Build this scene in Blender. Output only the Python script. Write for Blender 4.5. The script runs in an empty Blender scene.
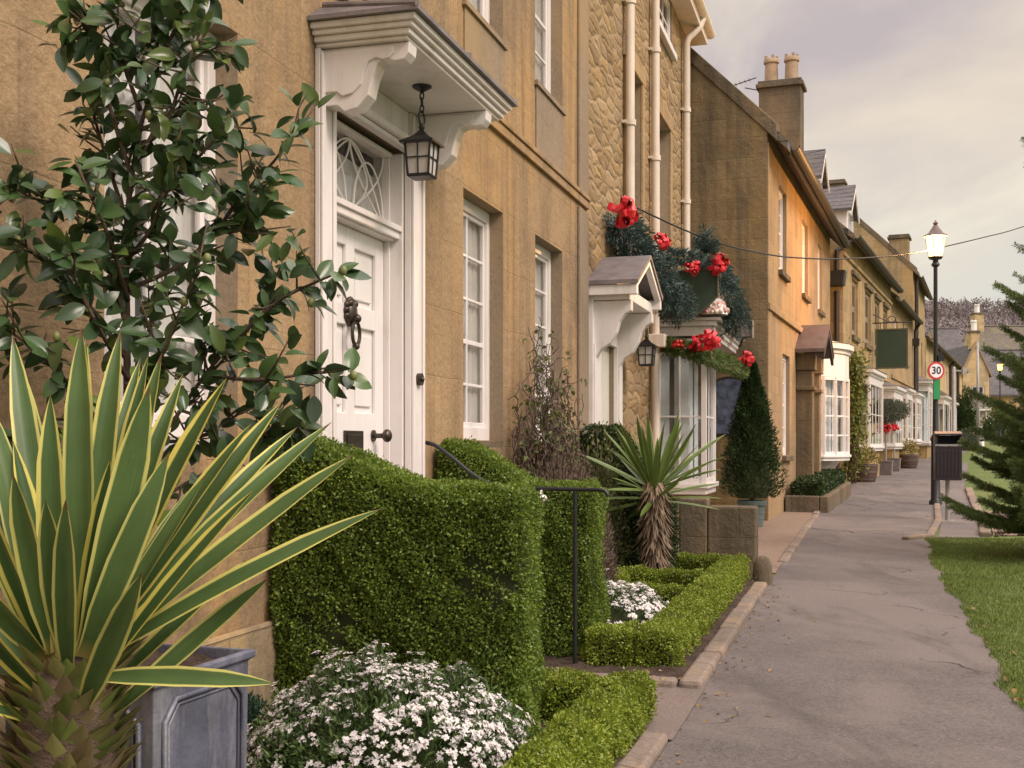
import bpy, bmesh, math, random
import numpy as np
from mathutils import Vector, Matrix

random.seed(7)
rng = np.random.default_rng(7)
scene = bpy.context.scene
COL = scene.collection
R = math.radians
pi = math.pi

# ---------------------------------------------------------------- camera
CAMZ = 1.25
FPX = 1200.0
cam_d = bpy.data.cameras.new("camera")
cam = bpy.data.objects.new("camera", cam_d)
COL.objects.link(cam)
cam.location = (0, 0, CAMZ)
cam.rotation_euler = (R(90), 0, 0)
cam_d.sensor_width = 36.0
cam_d.lens = 36.0 * FPX / 1024.0
cam_d.shift_y = (445 - 384) / 1024.0
cam_d.clip_start = 0.05
cam_d.clip_end = 5000
scene.camera = cam


def W(px, py, d):
    """world point seen at a given place of the survey photograph, d metres away"""
    return np.array([(px - 512) / FPX * d, d, CAMZ + (445 - py) / FPX * d])


# ---------------------------------------------------------------- ground profile
_K = np.array([(-80, 0), (8, 0), (11, .03), (17.6, .13), (22, .22), (27.8, .40), (36, .57), (45, .75), (60, 1.1),
               (80, 1.7), (120, 2.8), (250, 7), (400, 15), (1500, 40)], float)


def gz(y):
    return float(np.interp(y, _K[:, 0], _K[:, 1]))


# ---------------------------------------------------------------- frames of the house fronts
class Frame:
    def __init__(self, x, y, slope):
        self.o = np.array([x, y]); k = math.hypot(1, slope)
        self.u = np.array([slope, 1]) / k; self.v = np.array([1, -slope]) / k
        self.ang = math.atan2(self.u[1], self.u[0])

    def p(self, u, v, z):
        q = self.o + self.u * u + self.v * v
        return np.array([q[0], q[1], z])

    def arr(self, P):
        P = np.asarray(P, float); o = np.empty_like(P)
        o[..., :2] = self.o + P[..., 0:1] * self.u + P[..., 1:2] * self.v
        o[..., 2] = P[..., 2]
        return o


FA = Frame(-2.54, 0, .29)
FB = Frame(3.74, 17.6, .3667)
FC = Frame(7.42, 26.9, .4275)
FD = Frame(14.6, 43.7, .4025)
FE = Frame(17.6, 51.0, .445)

# ---------------------------------------------------------------- properties
ABSZ = {}


def tag(o, label=None, cat=None, group=None, kind=None):
    if label: o['label'] = label
    if cat: o['category'] = cat
    if group: o['group'] = group
    if kind: o['kind'] = kind
    return o


def thing(name, label, cat, loc=(0, 0, 0), rotz=0.0, group=None):
    o = bpy.data.objects.new(name, None)
    COL.objects.link(o)
    o.empty_display_size = .2
    o.location = [float(c) for c in loc]; o.rotation_euler = (0, 0, rotz)
    return tag(o, label, cat, group)


def link(name, me, parent=None):
    o = bpy.data.objects.new(name, me)
    COL.objects.link(o)
    if parent is not None: o.parent = parent
    return o


def copy_tree(o, parent=None):
    c = o.copy(); COL.objects.link(c)
    if parent is not None: c.parent = parent
    for ch in [x for x in bpy.data.objects if x.parent == o]:
        copy_tree(ch, c)
    return c


# ---------------------------------------------------------------- mesh builders
def setmats(me, mats):
    for m in (mats if isinstance(mats, (list, tuple)) else [mats]): me.materials.append(m)


class MB:
    def __init__(s):
        s.v = []; s.f = []; s.m = []; s.mi = 0

    def face(s, pts):
        b = len(s.v); s.v += [tuple(map(float, p)) for p in pts]
        s.f.append(tuple(range(b, b + len(pts)))); s.m.append(s.mi)

    def box(s, x0, x1, y0, y1, z0, z1):
        if x1 < x0: x0, x1 = x1, x0
        if y1 < y0: y0, y1 = y1, y0
        if z1 < z0: z0, z1 = z1, z0
        b = len(s.v)
        s.v += [(x0, y0, z0), (x1, y0, z0), (x1, y1, z0), (x0, y1, z0), (x0, y0, z1), (x1, y0, z1), (x1, y1, z1), (x0, y1, z1)]
        for q in ((0, 3, 2, 1), (4, 5, 6, 7), (0, 1, 5, 4), (1, 2, 6, 5), (2, 3, 7, 6), (3, 0, 4, 7)):
            s.f.append(tuple(b + i for i in q)); s.m.append(s.mi)

    def prism(s, poly, fn, a, b):
        """poly: 2-D outline, fn(p, q, t) -> xyz, extruded from t=a to t=b"""
        n = len(poly); k = len(s.v)
        s.v += [tuple(map(float, fn(p[0], p[1], a))) for p in poly] + [tuple(map(float, fn(p[0], p[1], b))) for p in poly]
        s.f.append(tuple(range(k, k + n))[::-1]); s.m.append(s.mi)
        s.f.append(tuple(range(k + n, k + 2 * n))); s.m.append(s.mi)
        for i in range(n):
            j = (i + 1) % n
            s.f.append((k + i, k + j, k + n + j, k + n + i)); s.m.append(s.mi)

    def tube(s, pts, rad, n=8):
        pts = [np.asarray(p, float) for p in pts]
        if not hasattr(rad, '__len__'): rad = [rad] * len(pts)
        k = len(s.v); ref = None
        for i, p in enumerate(pts):
            t = pts[min(i + 1, len(pts) - 1)] - pts[max(i - 1, 0)]
            t = t / (np.linalg.norm(t) + 1e-9)
            if ref is None:
                ref = np.array([0, 0, 1.]) if abs(t[2]) < .9 else np.array([1., 0, 0])
            a = np.cross(t, ref); a /= np.linalg.norm(a) + 1e-9
            b = np.cross(a, t); ref = b
            for j in range(n):
                w = 2 * pi * j / n
                s.v.append(tuple(p + rad[i] * (a * math.cos(w) + b * math.sin(w))))
        for i in range(len(pts) - 1):
            for j in range(n):
                q = (j + 1) % n
                s.f.append((k + i * n + j, k + i * n + q, k + (i + 1) * n + q, k + (i + 1) * n + j)); s.m.append(s.mi)
        s.f.append(tuple(k + j for j in range(n))[::-1]); s.m.append(s.mi)
        e = k + (len(pts) - 1) * n
        s.f.append(tuple(e + j for j in range(n))); s.m.append(s.mi)

    def lathe(s, prof, c=(0, 0, 0), n=20, ph=0.0):
        k = len(s.v)
        for r, z in prof:
            for j in range(n):
                w = 2 * pi * j / n + ph
                s.v.append((c[0] + r * math.cos(w), c[1] + r * math.sin(w), c[2] + z))
        for i in range(len(prof) - 1):
            for j in range(n):
                q = (j + 1) % n
                s.f.append((k + i * n + j, k + i * n + q, k + (i + 1) * n + q, k + (i + 1) * n + j)); s.m.append(s.mi)
        s.f.append(tuple(k + j for j in range(n))[::-1]); s.m.append(s.mi)
        e = k + (len(prof) - 1) * n
        s.f.append(tuple(e + j for j in range(n))); s.m.append(s.mi)

    def ball(s, c, r, n=12, m=8, sc=(1, 1, 1)):
        pr = [(max(r * math.sin(pi * i / m), 1e-4), -r * math.cos(pi * i / m)) for i in range(m + 1)]
        b = len(s.v); s.lathe(pr, (0, 0, 0), n)
        for i in range(b, len(s.v)):
            x, y, z = s.v[i]; s.v[i] = (c[0] + x * sc[0], c[1] + y * sc[1], c[2] + z * sc[2])

    def build(s, name, mats, parent=None, smooth=False, bevel=0.0, frame=None):
        v = s.v
        if frame is not None:
            v = [tuple(q) for q in frame.arr(np.array(v))]
        if parent is not None:
            r = parent
            while r.parent is not None: r = r.parent
            dz = ABSZ.get(r.name, 0)
            if dz: v = [(a, b, c - dz) for a, b, c in v]
        me = bpy.data.meshes.new(name)
        me.from_pydata(v, [], s.f)
        setmats(me, mats)
        if any(s.m): me.polygons.foreach_set('material_index', s.m)
        bm = bmesh.new(); bm.from_mesh(me)
        bmesh.ops.recalc_face_normals(bm, faces=bm.faces)
        bm.to_mesh(me); bm.free()
        if smooth:
            me.polygons.foreach_set('use_smooth', [True] * len(me.polygons))
        o = link(name, me, parent)
        if smooth == 'auto':
            me.set_sharp_from_angle(angle=R(40))
        if bevel:
            b = o.modifiers.new('bevel', 'BEVEL'); b.width = bevel; b.segments = 2; b.limit_method = 'ANGLE'; b.angle_limit = R(40)
        return o


def np_mesh(name, parts, mats, parent=None, smooth=True, uvs=None, offset=None):
    """parts: list of (verts (N,3), quads (M,4), material index)"""
    V = []; F = []; MI = []; b = 0
    for v, f, mi in parts:
        V.append(v); F.append(f + b); MI.append(np.full(len(f), mi, np.int32)); b += len(v)
    V = np.concatenate(V).astype(np.float32); F = np.concatenate(F).astype(np.int32); MI = np.concatenate(MI)
    if offset is not None: V = V - np.asarray(offset, np.float32)
    me = bpy.data.meshes.new(name)
    me.vertices.add(len(V)); me.vertices.foreach_set('co', V.ravel())
    me.loops.add(F.size); me.loops.foreach_set('vertex_index', F.ravel())
    me.polygons.add(len(F)); me.polygons.foreach_set('loop_start', np.arange(len(F), dtype=np.int32) * 4)
    setmats(me, mats)
    me.polygons.foreach_set('material_index', MI)
    if smooth: me.polygons.foreach_set('use_smooth', np.ones(len(F), bool))
    if uvs is not None:
        l = me.uv_layers.new(name='UVMap')
        uv = np.concatenate(uvs).astype(np.float32)[F.ravel()]
        l.data.foreach_set('uv', uv.ravel())
    me.update(calc_edges=True)
    return link(name, me, parent)


def unit(a):
    return a / (np.linalg.norm(a, axis=-1, keepdims=True) + 1e-9)


def rand_unit(n):
    return unit(rng.normal(size=(n, 3)))


def leaves(P, D, N, L, Wd, fold=.15):
    """simple folded leaf: four corners"""
    n = len(P); D = unit(D); S = unit(np.cross(D, N)); N = np.cross(S, D)
    L = np.broadcast_to(np.asarray(L, float), (n,))[:, None]; Wd = np.broadcast_to(np.asarray(Wd, float), (n,))[:, None]
    m = P + D * L * .5 + N * (Wd * fold)
    v = np.stack([P, m + S * Wd / 2, P + D * L, m - S * Wd / 2], 1).reshape(-1, 3)
    f = np.arange(n * 4).reshape(n, 4)
    return v, f


def leafgrid(P, D, N, L, Wd, curl=.15, fold=.12, seg=5, prof=None, across=(-1, 0, 1)):
    """curved leaf, several quads each; returns verts, quads, uv"""
    n = len(P); D = unit(D); S = unit(np.cross(D, N)); N = np.cross(S, D)
    bc = lambda a: np.broadcast_to(np.asarray(a, float), (n,))[:, None, None]
    L, Wd, curl, fold = bc(L), bc(Wd), bc(curl), bc(fold)
    t = np.linspace(0, 1, seg + 1)
    w = (np.sin(pi * np.clip(t, 0, 1) ** .85) ** .8) if prof is None else prof(t)
    w = np.clip(w, .012, None)
    t = t[None, :, None]; w = w[None, :, None]
    c = P[:, None, :] + D[:, None, :] * (L * t) - N[:, None, :] * (curl * L * t * t)
    rows = []
    for a in across:
        rows.append(c + S[:, None, :] * (Wd * .5 * w * a) + N[:, None, :] * (fold * Wd * w * abs(a)))
    v = np.stack(rows, 2)                       # n, seg+1, k, 3
    k = len(across)
    idx = np.arange(n * (seg + 1) * k).reshape(n, seg + 1, k)
    f = np.stack([idx[:, :-1, :-1], idx[:, :-1, 1:], idx[:, 1:, 1:], idx[:, 1:, :-1]], -1).reshape(-1, 4)
    uu = np.broadcast_to((np.array(across)[None, None, :] + 1) / 2, (n, seg + 1, k))
    vv = np.broadcast_to(t, (n, seg + 1, k))
    uv = np.stack([uu, vv], -1).reshape(-1, 2)
    return v.reshape(-1, 3), f, uv


# ---------------------------------------------------------------- node helpers
class NT:
    def __init__(s, tree):
        s.t = tree; s.n = tree.nodes; s.l = tree.links

    def new(s, typ, **kw):
        nd = s.n.new(typ)
        for k, v in kw.items():
            if k.startswith('i_'):
                key = k[2:].replace('_', ' ')
                nd.inputs[int(key) if key.isdigit() else key].default_value = v
            else: setattr(nd, k, v)
        return nd

    def lk(s, a, b): s.l.new(a, b)

    def mix(s, fac, a, b, mode='MIX'):
        m = s.n.new('ShaderNodeMix'); m.data_type = 'RGBA'; m.blend_type = mode
        for sock, val in ((m.inputs[0], fac), (m.inputs[6], a), (m.inputs[7], b)):
            if hasattr(val, 'is_linked') or isinstance(val, bpy.types.NodeSocket): s.l.new(val, sock)
            elif isinstance(val, (int, float)): sock.default_value = val
            else: sock.default_value = (*val[:3], 1)
        return m.outputs[2]

    def math(s, op, a, b=0.0, clamp=False):
        m = s.n.new('ShaderNodeMath'); m.operation = op; m.use_clamp = clamp
        for sock, val in zip(m.inputs, (a, b)):
            if isinstance(val, bpy.types.NodeSocket): s.l.new(val, sock)
            else: sock.default_value = val
        return m.outputs[0]

    def ramp(s, fac, stops, interp='LINEAR'):
        r = s.n.new('ShaderNodeValToRGB'); e = r.color_ramp; e.interpolation = interp
        while len(e.elements) < len(stops): e.elements.new(.5)
        for el, (p, c) in zip(e.elements, stops):
            el.position = p; el.color = (*c[:3], 1) if hasattr(c, '__len__') else (c, c, c, 1)
        s.l.new(fac, r.inputs[0])
        return r.outputs[0]

    def noise(s, vec, scale, detail=4, rough=.55, dist=0.0):
        n = s.n.new('ShaderNodeTexNoise')
        n.inputs['Scale'].default_value = scale; n.inputs['Detail'].default_value = detail
        n.inputs['Roughness'].default_value = rough; n.inputs['Distortion'].default_value = dist
        if vec is not None: s.l.new(vec, n.inputs['Vector'])
        return n.outputs['Fac']

    def mapv(s, vec, scale=(1, 1, 1), loc=(0, 0, 0)):
        m = s.n.new('ShaderNodeMapping'); s.l.new(vec, m.inputs[0])
        m.inputs['Scale'].default_value = scale; m.inputs['Location'].default_value = loc
        return m.outputs[0]

    def bump(s, h, strength=.3, dist=.02, normal=None):
        b = s.n.new('ShaderNodeBump'); b.inputs['Strength'].default_value = strength; b.inputs['Distance'].default_value = dist
        s.l.new(h, b.inputs['Height'])
        if normal is not None: s.l.new(normal, b.inputs['Normal'])
        return b.outputs[0]


def newmat(name):
    m = bpy.data.materials.new(name); m.use_nodes = True
    t = NT(m.node_tree)
    bsdf = m.node_tree.nodes['Principled BSDF']
    return m, t, bsdf


def objco(t):
    return t.new('ShaderNodeTexCoord').outputs['Object']


def wallco(t):
    """(x+y, z) so that a wall facing any side gets level courses"""
    c = objco(t); s = t.new('ShaderNodeSeparateXYZ'); t.lk(c, s.inputs[0])
    a = t.math('ADD', s.outputs[0], s.outputs[1])
    cb = t.new('ShaderNodeCombineXYZ'); t.lk(a, cb.inputs[0]); t.lk(s.outputs[2], cb.inputs[1])
    return cb.outputs[0], c


def m_plain(name, col, rough=.5, var=.12, scale=6, metal=0.0, bump=0.0, spec=.5, dirt=None):
    m, t, b = newmat(name)
    c = objco(t); n = t.noise(c, scale, 6, .6)
    lo = [x * (1 - var) for x in col]; hi = [min(1, x * (1 + var)) for x in col]
    colr = t.ramp(n, [(.3, lo), (.7, hi)])
    if dirt:
        n2 = t.noise(t.mapv(c, (3, 3, .7)), 2.2, 7, .65)
        colr = t.mix(t.ramp(n2, [(.5, 0), (.75, dirt[1])]), colr, dirt[0])
    t.lk(colr, b.inputs['Base Color'])
    b.inputs['Roughness'].default_value = rough; b.inputs['Metallic'].default_value = metal
    b.inputs['Specular IOR Level'].default_value = spec
    if bump:
        t.lk(t.bump(t.noise(c, scale * 8, 5, .6), bump, .01), b.inputs['Normal'])
    return m


def m_stone(name, c1, c2, c3, bw=.7, bh=.3, mortar=.008, mdark=.6, stain=(.12, .09, .06), stainf=.6, bump=.4, seam=.5, varb=.6, streak=True, stainscale=1.0):
    """coursed / scribed stone or render"""
    m, t, b = newmat(name)
    w, c = wallco(t)
    wob = t.new('ShaderNodeTexNoise', i_Scale=1.3, i_Detail=2); t.lk(w, wob.inputs['Vector'])
    vm = t.new('ShaderNodeVectorMath', operation='MULTIPLY_ADD'); t.lk(wob.outputs['Color'], vm.inputs[0])
    vm.inputs[1].default_value = (.05, .04, 0); t.lk(w, vm.inputs[2])
    br = t.new('ShaderNodeTexBrick', i_Scale=1.0, i_Mortar_Size=mortar, i_Mortar_Smooth=.4, i_Brick_Width=bw, i_Row_Height=bh, offset=.5)
    br.inputs['Color1'].default_value = (0, 0, 0, 1); br.inputs['Color2'].default_value = (1, 1, 1, 1); br.inputs['Mortar'].default_value = (.5, .5, .5, 1)
    t.lk(vm.outputs[0], br.inputs['Vector'])
    base = t.mix(t.ramp(t.noise(c, 1.1, 6, .62), [(.33, 0), (.68, 1)]), c1, c2)
    base = t.mix(t.ramp(t.noise(t.mapv(c, (1, 1, .5), (7, 3, 1)), .65, 5, .6), [(.45, 0), (.7, .8)]), base, c3)
    br_bw = t.new('ShaderNodeRGBToBW'); t.lk(br.outputs['Color'], br_bw.inputs[0])
    base = t.mix(varb, base, t.ramp(br_bw.outputs[0], [(0, .33), (1, .66)]), 'OVERLAY')
    # fine pitting and grain
    g = t.noise(c, 38, 6, .7)
    base = t.mix(.55, base, t.ramp(g, [(.25, .25), (.75, .72)]), 'OVERLAY')
    ob = t.noise(t.mapv(c, (1, 1, .22), (4, 9, 2)), 1.7, 5, .6)
    base = t.mix(t.ramp(ob, [(.50, 0), (.62, .8)]), base, [min(1, c2[0] * 1.12), c2[1] * 1.02, c2[2] * .82])
    pit = t.noise(c, 14, 8, .7)
    base = t.mix(t.ramp(pit, [(.62, 0), (.74, .7)]), base, [x * .38 for x in c1])
    if streak:
        st = t.noise(t.mapv(c, (2.6, 2.6, .16)), 1.5 * stainscale, 7, .62)
        base = t.mix(t.ramp(st, [(.48, 0), (.72, stainf)]), base, stain)
        bl = t.noise(t.mapv(c, (1, 1, 1), (11, 5, 2)), .9 * stainscale, 7, .68, .6)
        base = t.mix(t.ramp(bl, [(.54, 0), (.74, stainf)]), base, stain)
    base = t.mix(t.math('MULTIPLY', br.outputs['Fac'], seam), base, [x * mdark for x in c1])
    t.lk(base, b.inputs['Base Color']); b.inputs['Roughness'].default_value = .9; b.inputs['Specular IOR Level'].default_value = .2
    h = t.math('ADD', t.math('MULTIPLY', g, .35), t.math('MULTIPLY', t.noise(c, 7, 6, .6), 1.2))
    h = t.math('SUBTRACT', h, t.math('MULTIPLY', br.outputs['Fac'], .8 * seam))
    t.lk(t.bump(h, bump, .02), b.inputs['Normal'])
    return m


def m_rubble(name, cols, sx=3.2, sz=6.0, mort=(.42, .30, .15), bump=.8):
    m, t, b = newmat(name)
    w, c = wallco(t)
    d = t.new('ShaderNodeTexNoise', i_Scale=4.5, i_Detail=5); t.lk(w, d.inputs['Vector'])
    vm = t.new('ShaderNodeVectorMath', operation='MULTIPLY_ADD'); t.lk(d.outputs['Color'], vm.inputs[0])
    vm.inputs[1].default_value = (.30, .11, 0); t.lk(w, vm.inputs[2])
    v = t.mapv(vm.outputs[0], (sx, sz, 1))
    vo = t.new('ShaderNodeTexVoronoi', i_Scale=1.0, voronoi_dimensions='2D'); t.lk(v, vo.inputs['Vector'])
    ve = t.new('ShaderNodeTexVoronoi', i_Scale=1.0, voronoi_dimensions='2D', feature='DISTANCE_TO_EDGE'); t.lk(v, ve.inputs['Vector'])
    sp = t.new('ShaderNodeSeparateColor'); t.lk(vo.outputs['Color'], sp.inputs[0])
    base = t.ramp(sp.outputs[0], [(i / max(1, len(cols) - 1), k) for i, k in enumerate(cols)])
    g = t.noise(c, 30, 7, .7)
    base = t.mix(.6, base, t.ramp(g, [(.25, .2), (.75, .75)]), 'OVERLAY')
    ed = t.ramp(ve.outputs['Distance'], [(.03, 1), (.13, 0)])
    base = t.mix(t.math('MULTIPLY', ed, .5), base, mort)
    hole = t.math('MULTIPLY', t.ramp(t.noise(c, 9, 5, .6), [(.55, 0), (.65, 1)]), t.ramp(ve.outputs['Distance'], [(.0, 1), (.07, 0)]))
    base = t.mix(hole, base, (.07, .045, .025))
    st = t.noise(t.mapv(c, (1.4, 1.4, .3)), 1.3, 6, .6)
    base = t.mix(t.ramp(st, [(.5, 0), (.75, .5)]), base, (.2, .14, .08))
    t.lk(base, b.inputs['Base Color']); b.inputs['Roughness'].default_value = .92; b.inputs['Specular IOR Level'].default_value = .2
    h = t.math('ADD', t.ramp(ve.outputs['Distance'], [(0, 0), (.25, 1)]), t.math('MULTIPLY', g, .35))
    t.lk(t.bump(h, bump, .03), b.inputs['Normal'])
    return m


def m_tiles(name, c1, c2, bw=.3, bh=.18, moss=(.16, .15, .06)):
    m, t, b = newmat(name)
    c = objco(t); s = t.new('ShaderNodeSeparateXYZ'); t.lk(c, s.inputs[0])
    cb = t.new('ShaderNodeCombineXYZ'); t.lk(t.math('ADD', s.outputs[0], t.math('MULTIPLY', s.outputs[1], .13)), cb.inputs[0])
    t.lk(t.math('MULTIPLY', s.outputs[2], 1.45), cb.inputs[1])
    br = t.new('ShaderNodeTexBrick', i_Scale=1.0, i_Mortar_Size=.012, i_Mortar_Smooth=.2, i_Brick_Width=bw, i_Row_Height=bh)
    br.inputs['Color1'].default_value = (*c1, 1); br.inputs['Color2'].default_value = (*c2, 1); br.inputs['Mortar'].default_value = (.02, .02, .02, 1)
    t.lk(cb.outputs[0], br.inputs['Vector'])
    base = t.mix(.6, br.outputs['Color'], t.ramp(t.noise(c, 12, 6, .7), [(.25, .2), (.75, .75)]), 'OVERLAY')
    base = t.mix(t.ramp(t.noise(c, 1.6, 6, .65), [(.5, 0), (.7, .7)]), base, moss)
    t.lk(base, b.inputs['Base Color']); b.inputs['Roughness'].default_value = .75
    t.lk(t.bump(t.math('SUBTRACT', t.noise(c, 15, 4, .6), br.outputs['Fac']), .6, .02), b.inputs['Normal'])
    return m


def m_leaf(name, cols, rough=.45, transl=.25, spec=.4):
    m, t, b = newmat(name)
    g = t.new('ShaderNodeNewGeometry')
    col = t.ramp(g.outputs['Random Per Island'], [(i / max(1, len(cols) - 1), k) for i, k in enumerate(cols)])
    n = t.noise(objco(t), 3.0, 4, .6)
    col = t.mix(.5, col, t.ramp(n, [(.3, .28), (.7, .72)]), 'OVERLAY')
    t.lk(col, b.inputs['Base Color']); b.inputs['Roughness'].default_value = rough; b.inputs['Specular IOR Level'].default_value = spec
    if transl:
        tr = t.new('ShaderNodeBsdfTranslucent'); t.lk(col, tr.inputs[0])
        mx = t.new('ShaderNodeMixShader', i_0=transl)
        t.lk(b.outputs[0], mx.inputs[1]); t.lk(tr.outputs[0], mx.inputs[2])
        t.lk(mx.outputs[0], t.n['Material Output'].inputs[0])
    return m


def m_glass(name, rough=.02, tint=(.92, .915, .905), wob=.05, refl=.75):
    m, t, b = newmat(name)
    gl = t.new('ShaderNodeBsdfGlossy'); gl.inputs['Roughness'].default_value = rough; gl.inputs['Color'].default_value = (refl, refl, refl, 1)
    tr = t.new('ShaderNodeBsdfTransparent'); tr.inputs[0].default_value = (*tint, 1)
    fr = t.new('ShaderNodeFresnel', i_IOR=1.6)
    bp = t.bump(t.noise(objco(t), 3.5, 2, .5), wob, .05)
    t.lk(bp, gl.inputs['Normal']); t.lk(bp, fr.inputs['Normal'])
    bf = t.math('SUBTRACT', 1.0, t.new('ShaderNodeNewGeometry').outputs['Backfacing'])
    mx = t.new('ShaderNodeMixShader'); t.lk(t.math('MULTIPLY', t.math('MULTIPLY', fr.outputs[0], 1.3, True), bf), mx.inputs[0])
    t.lk(tr.outputs[0], mx.inputs[1]); t.lk(gl.outputs[0], mx.inputs[2])
    t.lk(mx.outputs[0], t.n['Material Output'].inputs[0])
    return m


def m_emit(name, col, s):
    m, t, b = newmat(name)
    b.inputs['Base Color'].default_value = (*col, 1)
    b.inputs['Emission Color'].default_value = (*col, 1); b.inputs['Emission Strength'].default_value = s
    return m


def m_ground(name, cols, scale, bump=.3, rough=.95, fine=60, crack=False, patch=None):
    m, t, b = newmat(name)
    g = t.new('ShaderNodeNewGeometry').outputs['Position']
    n = t.noise(g, scale, 7, .62)
    col = t.ramp(n, [(.3 + .4 * i / max(1, len(cols) - 1), k) for i, k in enumerate(cols)])
    f = t.noise(g, fine, 5, .7)
    col = t.mix(.75, col, t.ramp(f, [(.25, .16), (.75, .82)]), 'OVERLAY')
    sp = t.noise(g, fine * 2.2, 3, .6)
    col = t.mix(t.ramp(sp, [(.62, 0), (.72, .5)]), col, [min(1, x * 2.2) for x in cols[-1]])
    if patch:
        p = t.noise(t.mapv(g, (1, .6, 1), (3, 9, 0)), .55, 6, .6, .8)
        col = t.mix(t.ramp(p, [(.5, 0), (.58, .65)]), col, patch)
        p2 = t.noise(t.mapv(g, (1.6, .35, 1), (1, 2, 0)), 1.1, 6, .65, .5)
        col = t.mix(t.ramp(p2, [(.56, 0), (.7, .55)]), col, [x * .5 for x in cols[0]])
    h = t.math('ADD', t.math('MULTIPLY', f, .6), n)
    if crack:
        vo = t.new('ShaderNodeTexVoronoi', i_Scale=.55, feature='DISTANCE_TO_EDGE', voronoi_dimensions='2D')
        dn = t.new('ShaderNodeTexNoise', i_Scale=1.8, i_Detail=6); t.lk(g, dn.inputs['Vector'])
        vm = t.new('ShaderNodeVectorMath', operation='MULTIPLY_ADD'); t.lk(dn.outputs['Color'], vm.inputs[0])
        vm.inputs[1].default_value = (.9, .9, 0); t.lk(g, vm.inputs[2]); t.lk(vm.outputs[0], vo.inputs['Vector'])
        k = t.math('MULTIPLY', t.ramp(vo.outputs['Distance'], [(.0, 1), (.012, 0)]), t.ramp(t.noise(g, .8, 3), [(.5, 0), (.6, 1)]))
        col = t.mix(t.math('MULTIPLY', k, .7), col, (.02, .018, .016))
        h = t.math('SUBTRACT', h, k)
    t.lk(col, b.inputs['Base Color']); b.inputs['Roughness'].default_value = rough; b.inputs['Specular IOR Level'].default_value = .25
    t.lk(t.bump(h, bump, .02), b.inputs['Normal'])
    return m


M = {}
M['stucco'] = m_stone('ochre_render', (.325, .217, .122), (.39, .266, .148), (.26, .182, .118), bw=.95, bh=.42, mortar=.005, seam=.13, varb=.22, stain=(.12, .088, .062), stainf=.75, bump=.9)
M['plinth'] = m_stone('plinth_stone', (.34, .25, .15), (.42, .32, .19), (.27, .21, .14), bw=.9, bh=.5, mortar=.008, seam=.5, varb=.3, stain=(.12, .095, .07), stainf=.8, bump=.7)
M['reveal'] = m_stone('grey_stone_dressing', (.27, .205, .145), (.32, .245, .17), (.23, .175, .13), bw=2, bh=1.4, mortar=.003, seam=.2, varb=.1, stain=(.2, .16, .11), stainf=.5, bump=.3)
M['rubble'] = m_rubble('golden_rubble_stone', [(.36, .235, .11), (.21, .135, .07), (.42, .295, .165), (.30, .21, .125), (.38, .25, .115), (.24, .165, .09)], 2.7, 8.5, (.33, .24, .14), .55)
M['gable'] = m_stone('weathered_gable_stone', (.21, .155, .09), (.27, .2, .11), (.155, .12, .078), bw=.62, bh=.3, mortar=.012, seam=.12, varb=.35, stain=(.09, .07, .05), stainf=.75, bump=.9)
M['ashlar'] = m_stone('golden_ashlar', (.34, .23, .13), (.40, .28, .16), (.28, .2, .13), bw=.6, bh=.28, mortar=.006, seam=.4, varb=.4, stain=(.2, .15, .09), stainf=.55, bump=.35)
M['ashlar2'] = m_stone('brown_ashlar', (.35, .25, .13), (.41, .30, .165), (.29, .215, .13), bw=.55, bh=.26, mortar=.006, seam=.45, varb=.5, stain=(.17, .13, .085), stainf=.6, bump=.4)
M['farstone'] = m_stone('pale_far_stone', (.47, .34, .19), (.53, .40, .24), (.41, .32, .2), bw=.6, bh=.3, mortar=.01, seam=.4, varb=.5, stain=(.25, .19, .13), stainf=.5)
M['lowwall'] = m_stone('mossy_stone', (.15, .115, .08), (.20, .155, .105), (.105, .085, .065), bw=1.2, bh=.4, mortar=.006, seam=.3, varb=.3, stain=(.07, .06, .04), stainf=.8, bump=.9)
M['kerb'] = m_stone('kerb_stone', (.22, .172, .14), (.27, .215, .18), (.18, .145, .115), bw=.9, bh=3, mortar=.012, seam=.8, varb=.4, stain=(.12, .1, .075), stainf=.5, bump=.7)
M['tiles'] = m_tiles('stone_roof_tiles', (.17, .135, .1), (.115, .095, .075))
M['slate'] = m_tiles('slate_roof', (.125, .112, .115), (.085, .077, .08), moss=(.14, .115, .09))
M['white'] = m_plain('white_paint', (.78, .725, .71), .35, .03, 3, dirt=((.42, .36, .30), .5))
M['white2'] = m_plain('clean_white_paint', (.81, .765, .75), .32, .03, 3, dirt=((.55, .48, .42), .3))
M['cream'] = m_plain('cream_pipe_paint', (.74, .63, .53), .4, .06, 3, dirt=((.42, .33, .24), .4))
M['sage'] = m_plain('pale_sage_paint', (.62, .61, .54), .35, .03, 3)
M['lead'] = m_plain('lead_sheet', (.20, .175, .18), .55, .25, 7, metal=.3, bump=.3, dirt=((.32, .26, .22), .5))
M['planter'] = m_plain('pale_lead', (.12, .125, .175), .5, .35, 5, metal=.25, bump=.35, dirt=((.40, .40, .44), .85))
M['black'] = m_plain('black_iron', (.013, .013, .014), .4, .2, 20, spec=.5)
M['brass'] = m_plain('aged_bronze', (.085, .07, .058), .42, .25, 30, metal=.9)
M['iron'] = m_plain('dark_weathered_iron', (.06, .05, .047), .5, .3, 30, metal=.7, bump=.2)
M['copper'] = m_plain('brown_hood_lead', (.13, .09, .08), .55, .25, 6, metal=.2)
M['rail'] = m_plain('dark_timber_gutter', (.035, .024, .02), .5, .3, 10)
M['glass'] = m_glass('window_glass')
M['glassd'] = m_glass('shop_glass', .03, (.9, .92, .93))
M['curtain'] = m_plain('net_curtain', (.8, .79, .78), .9, .1, 8)
M['room'] = m_plain('dark_interior', (.035, .032, .03), .9, .2, 3)
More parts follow.
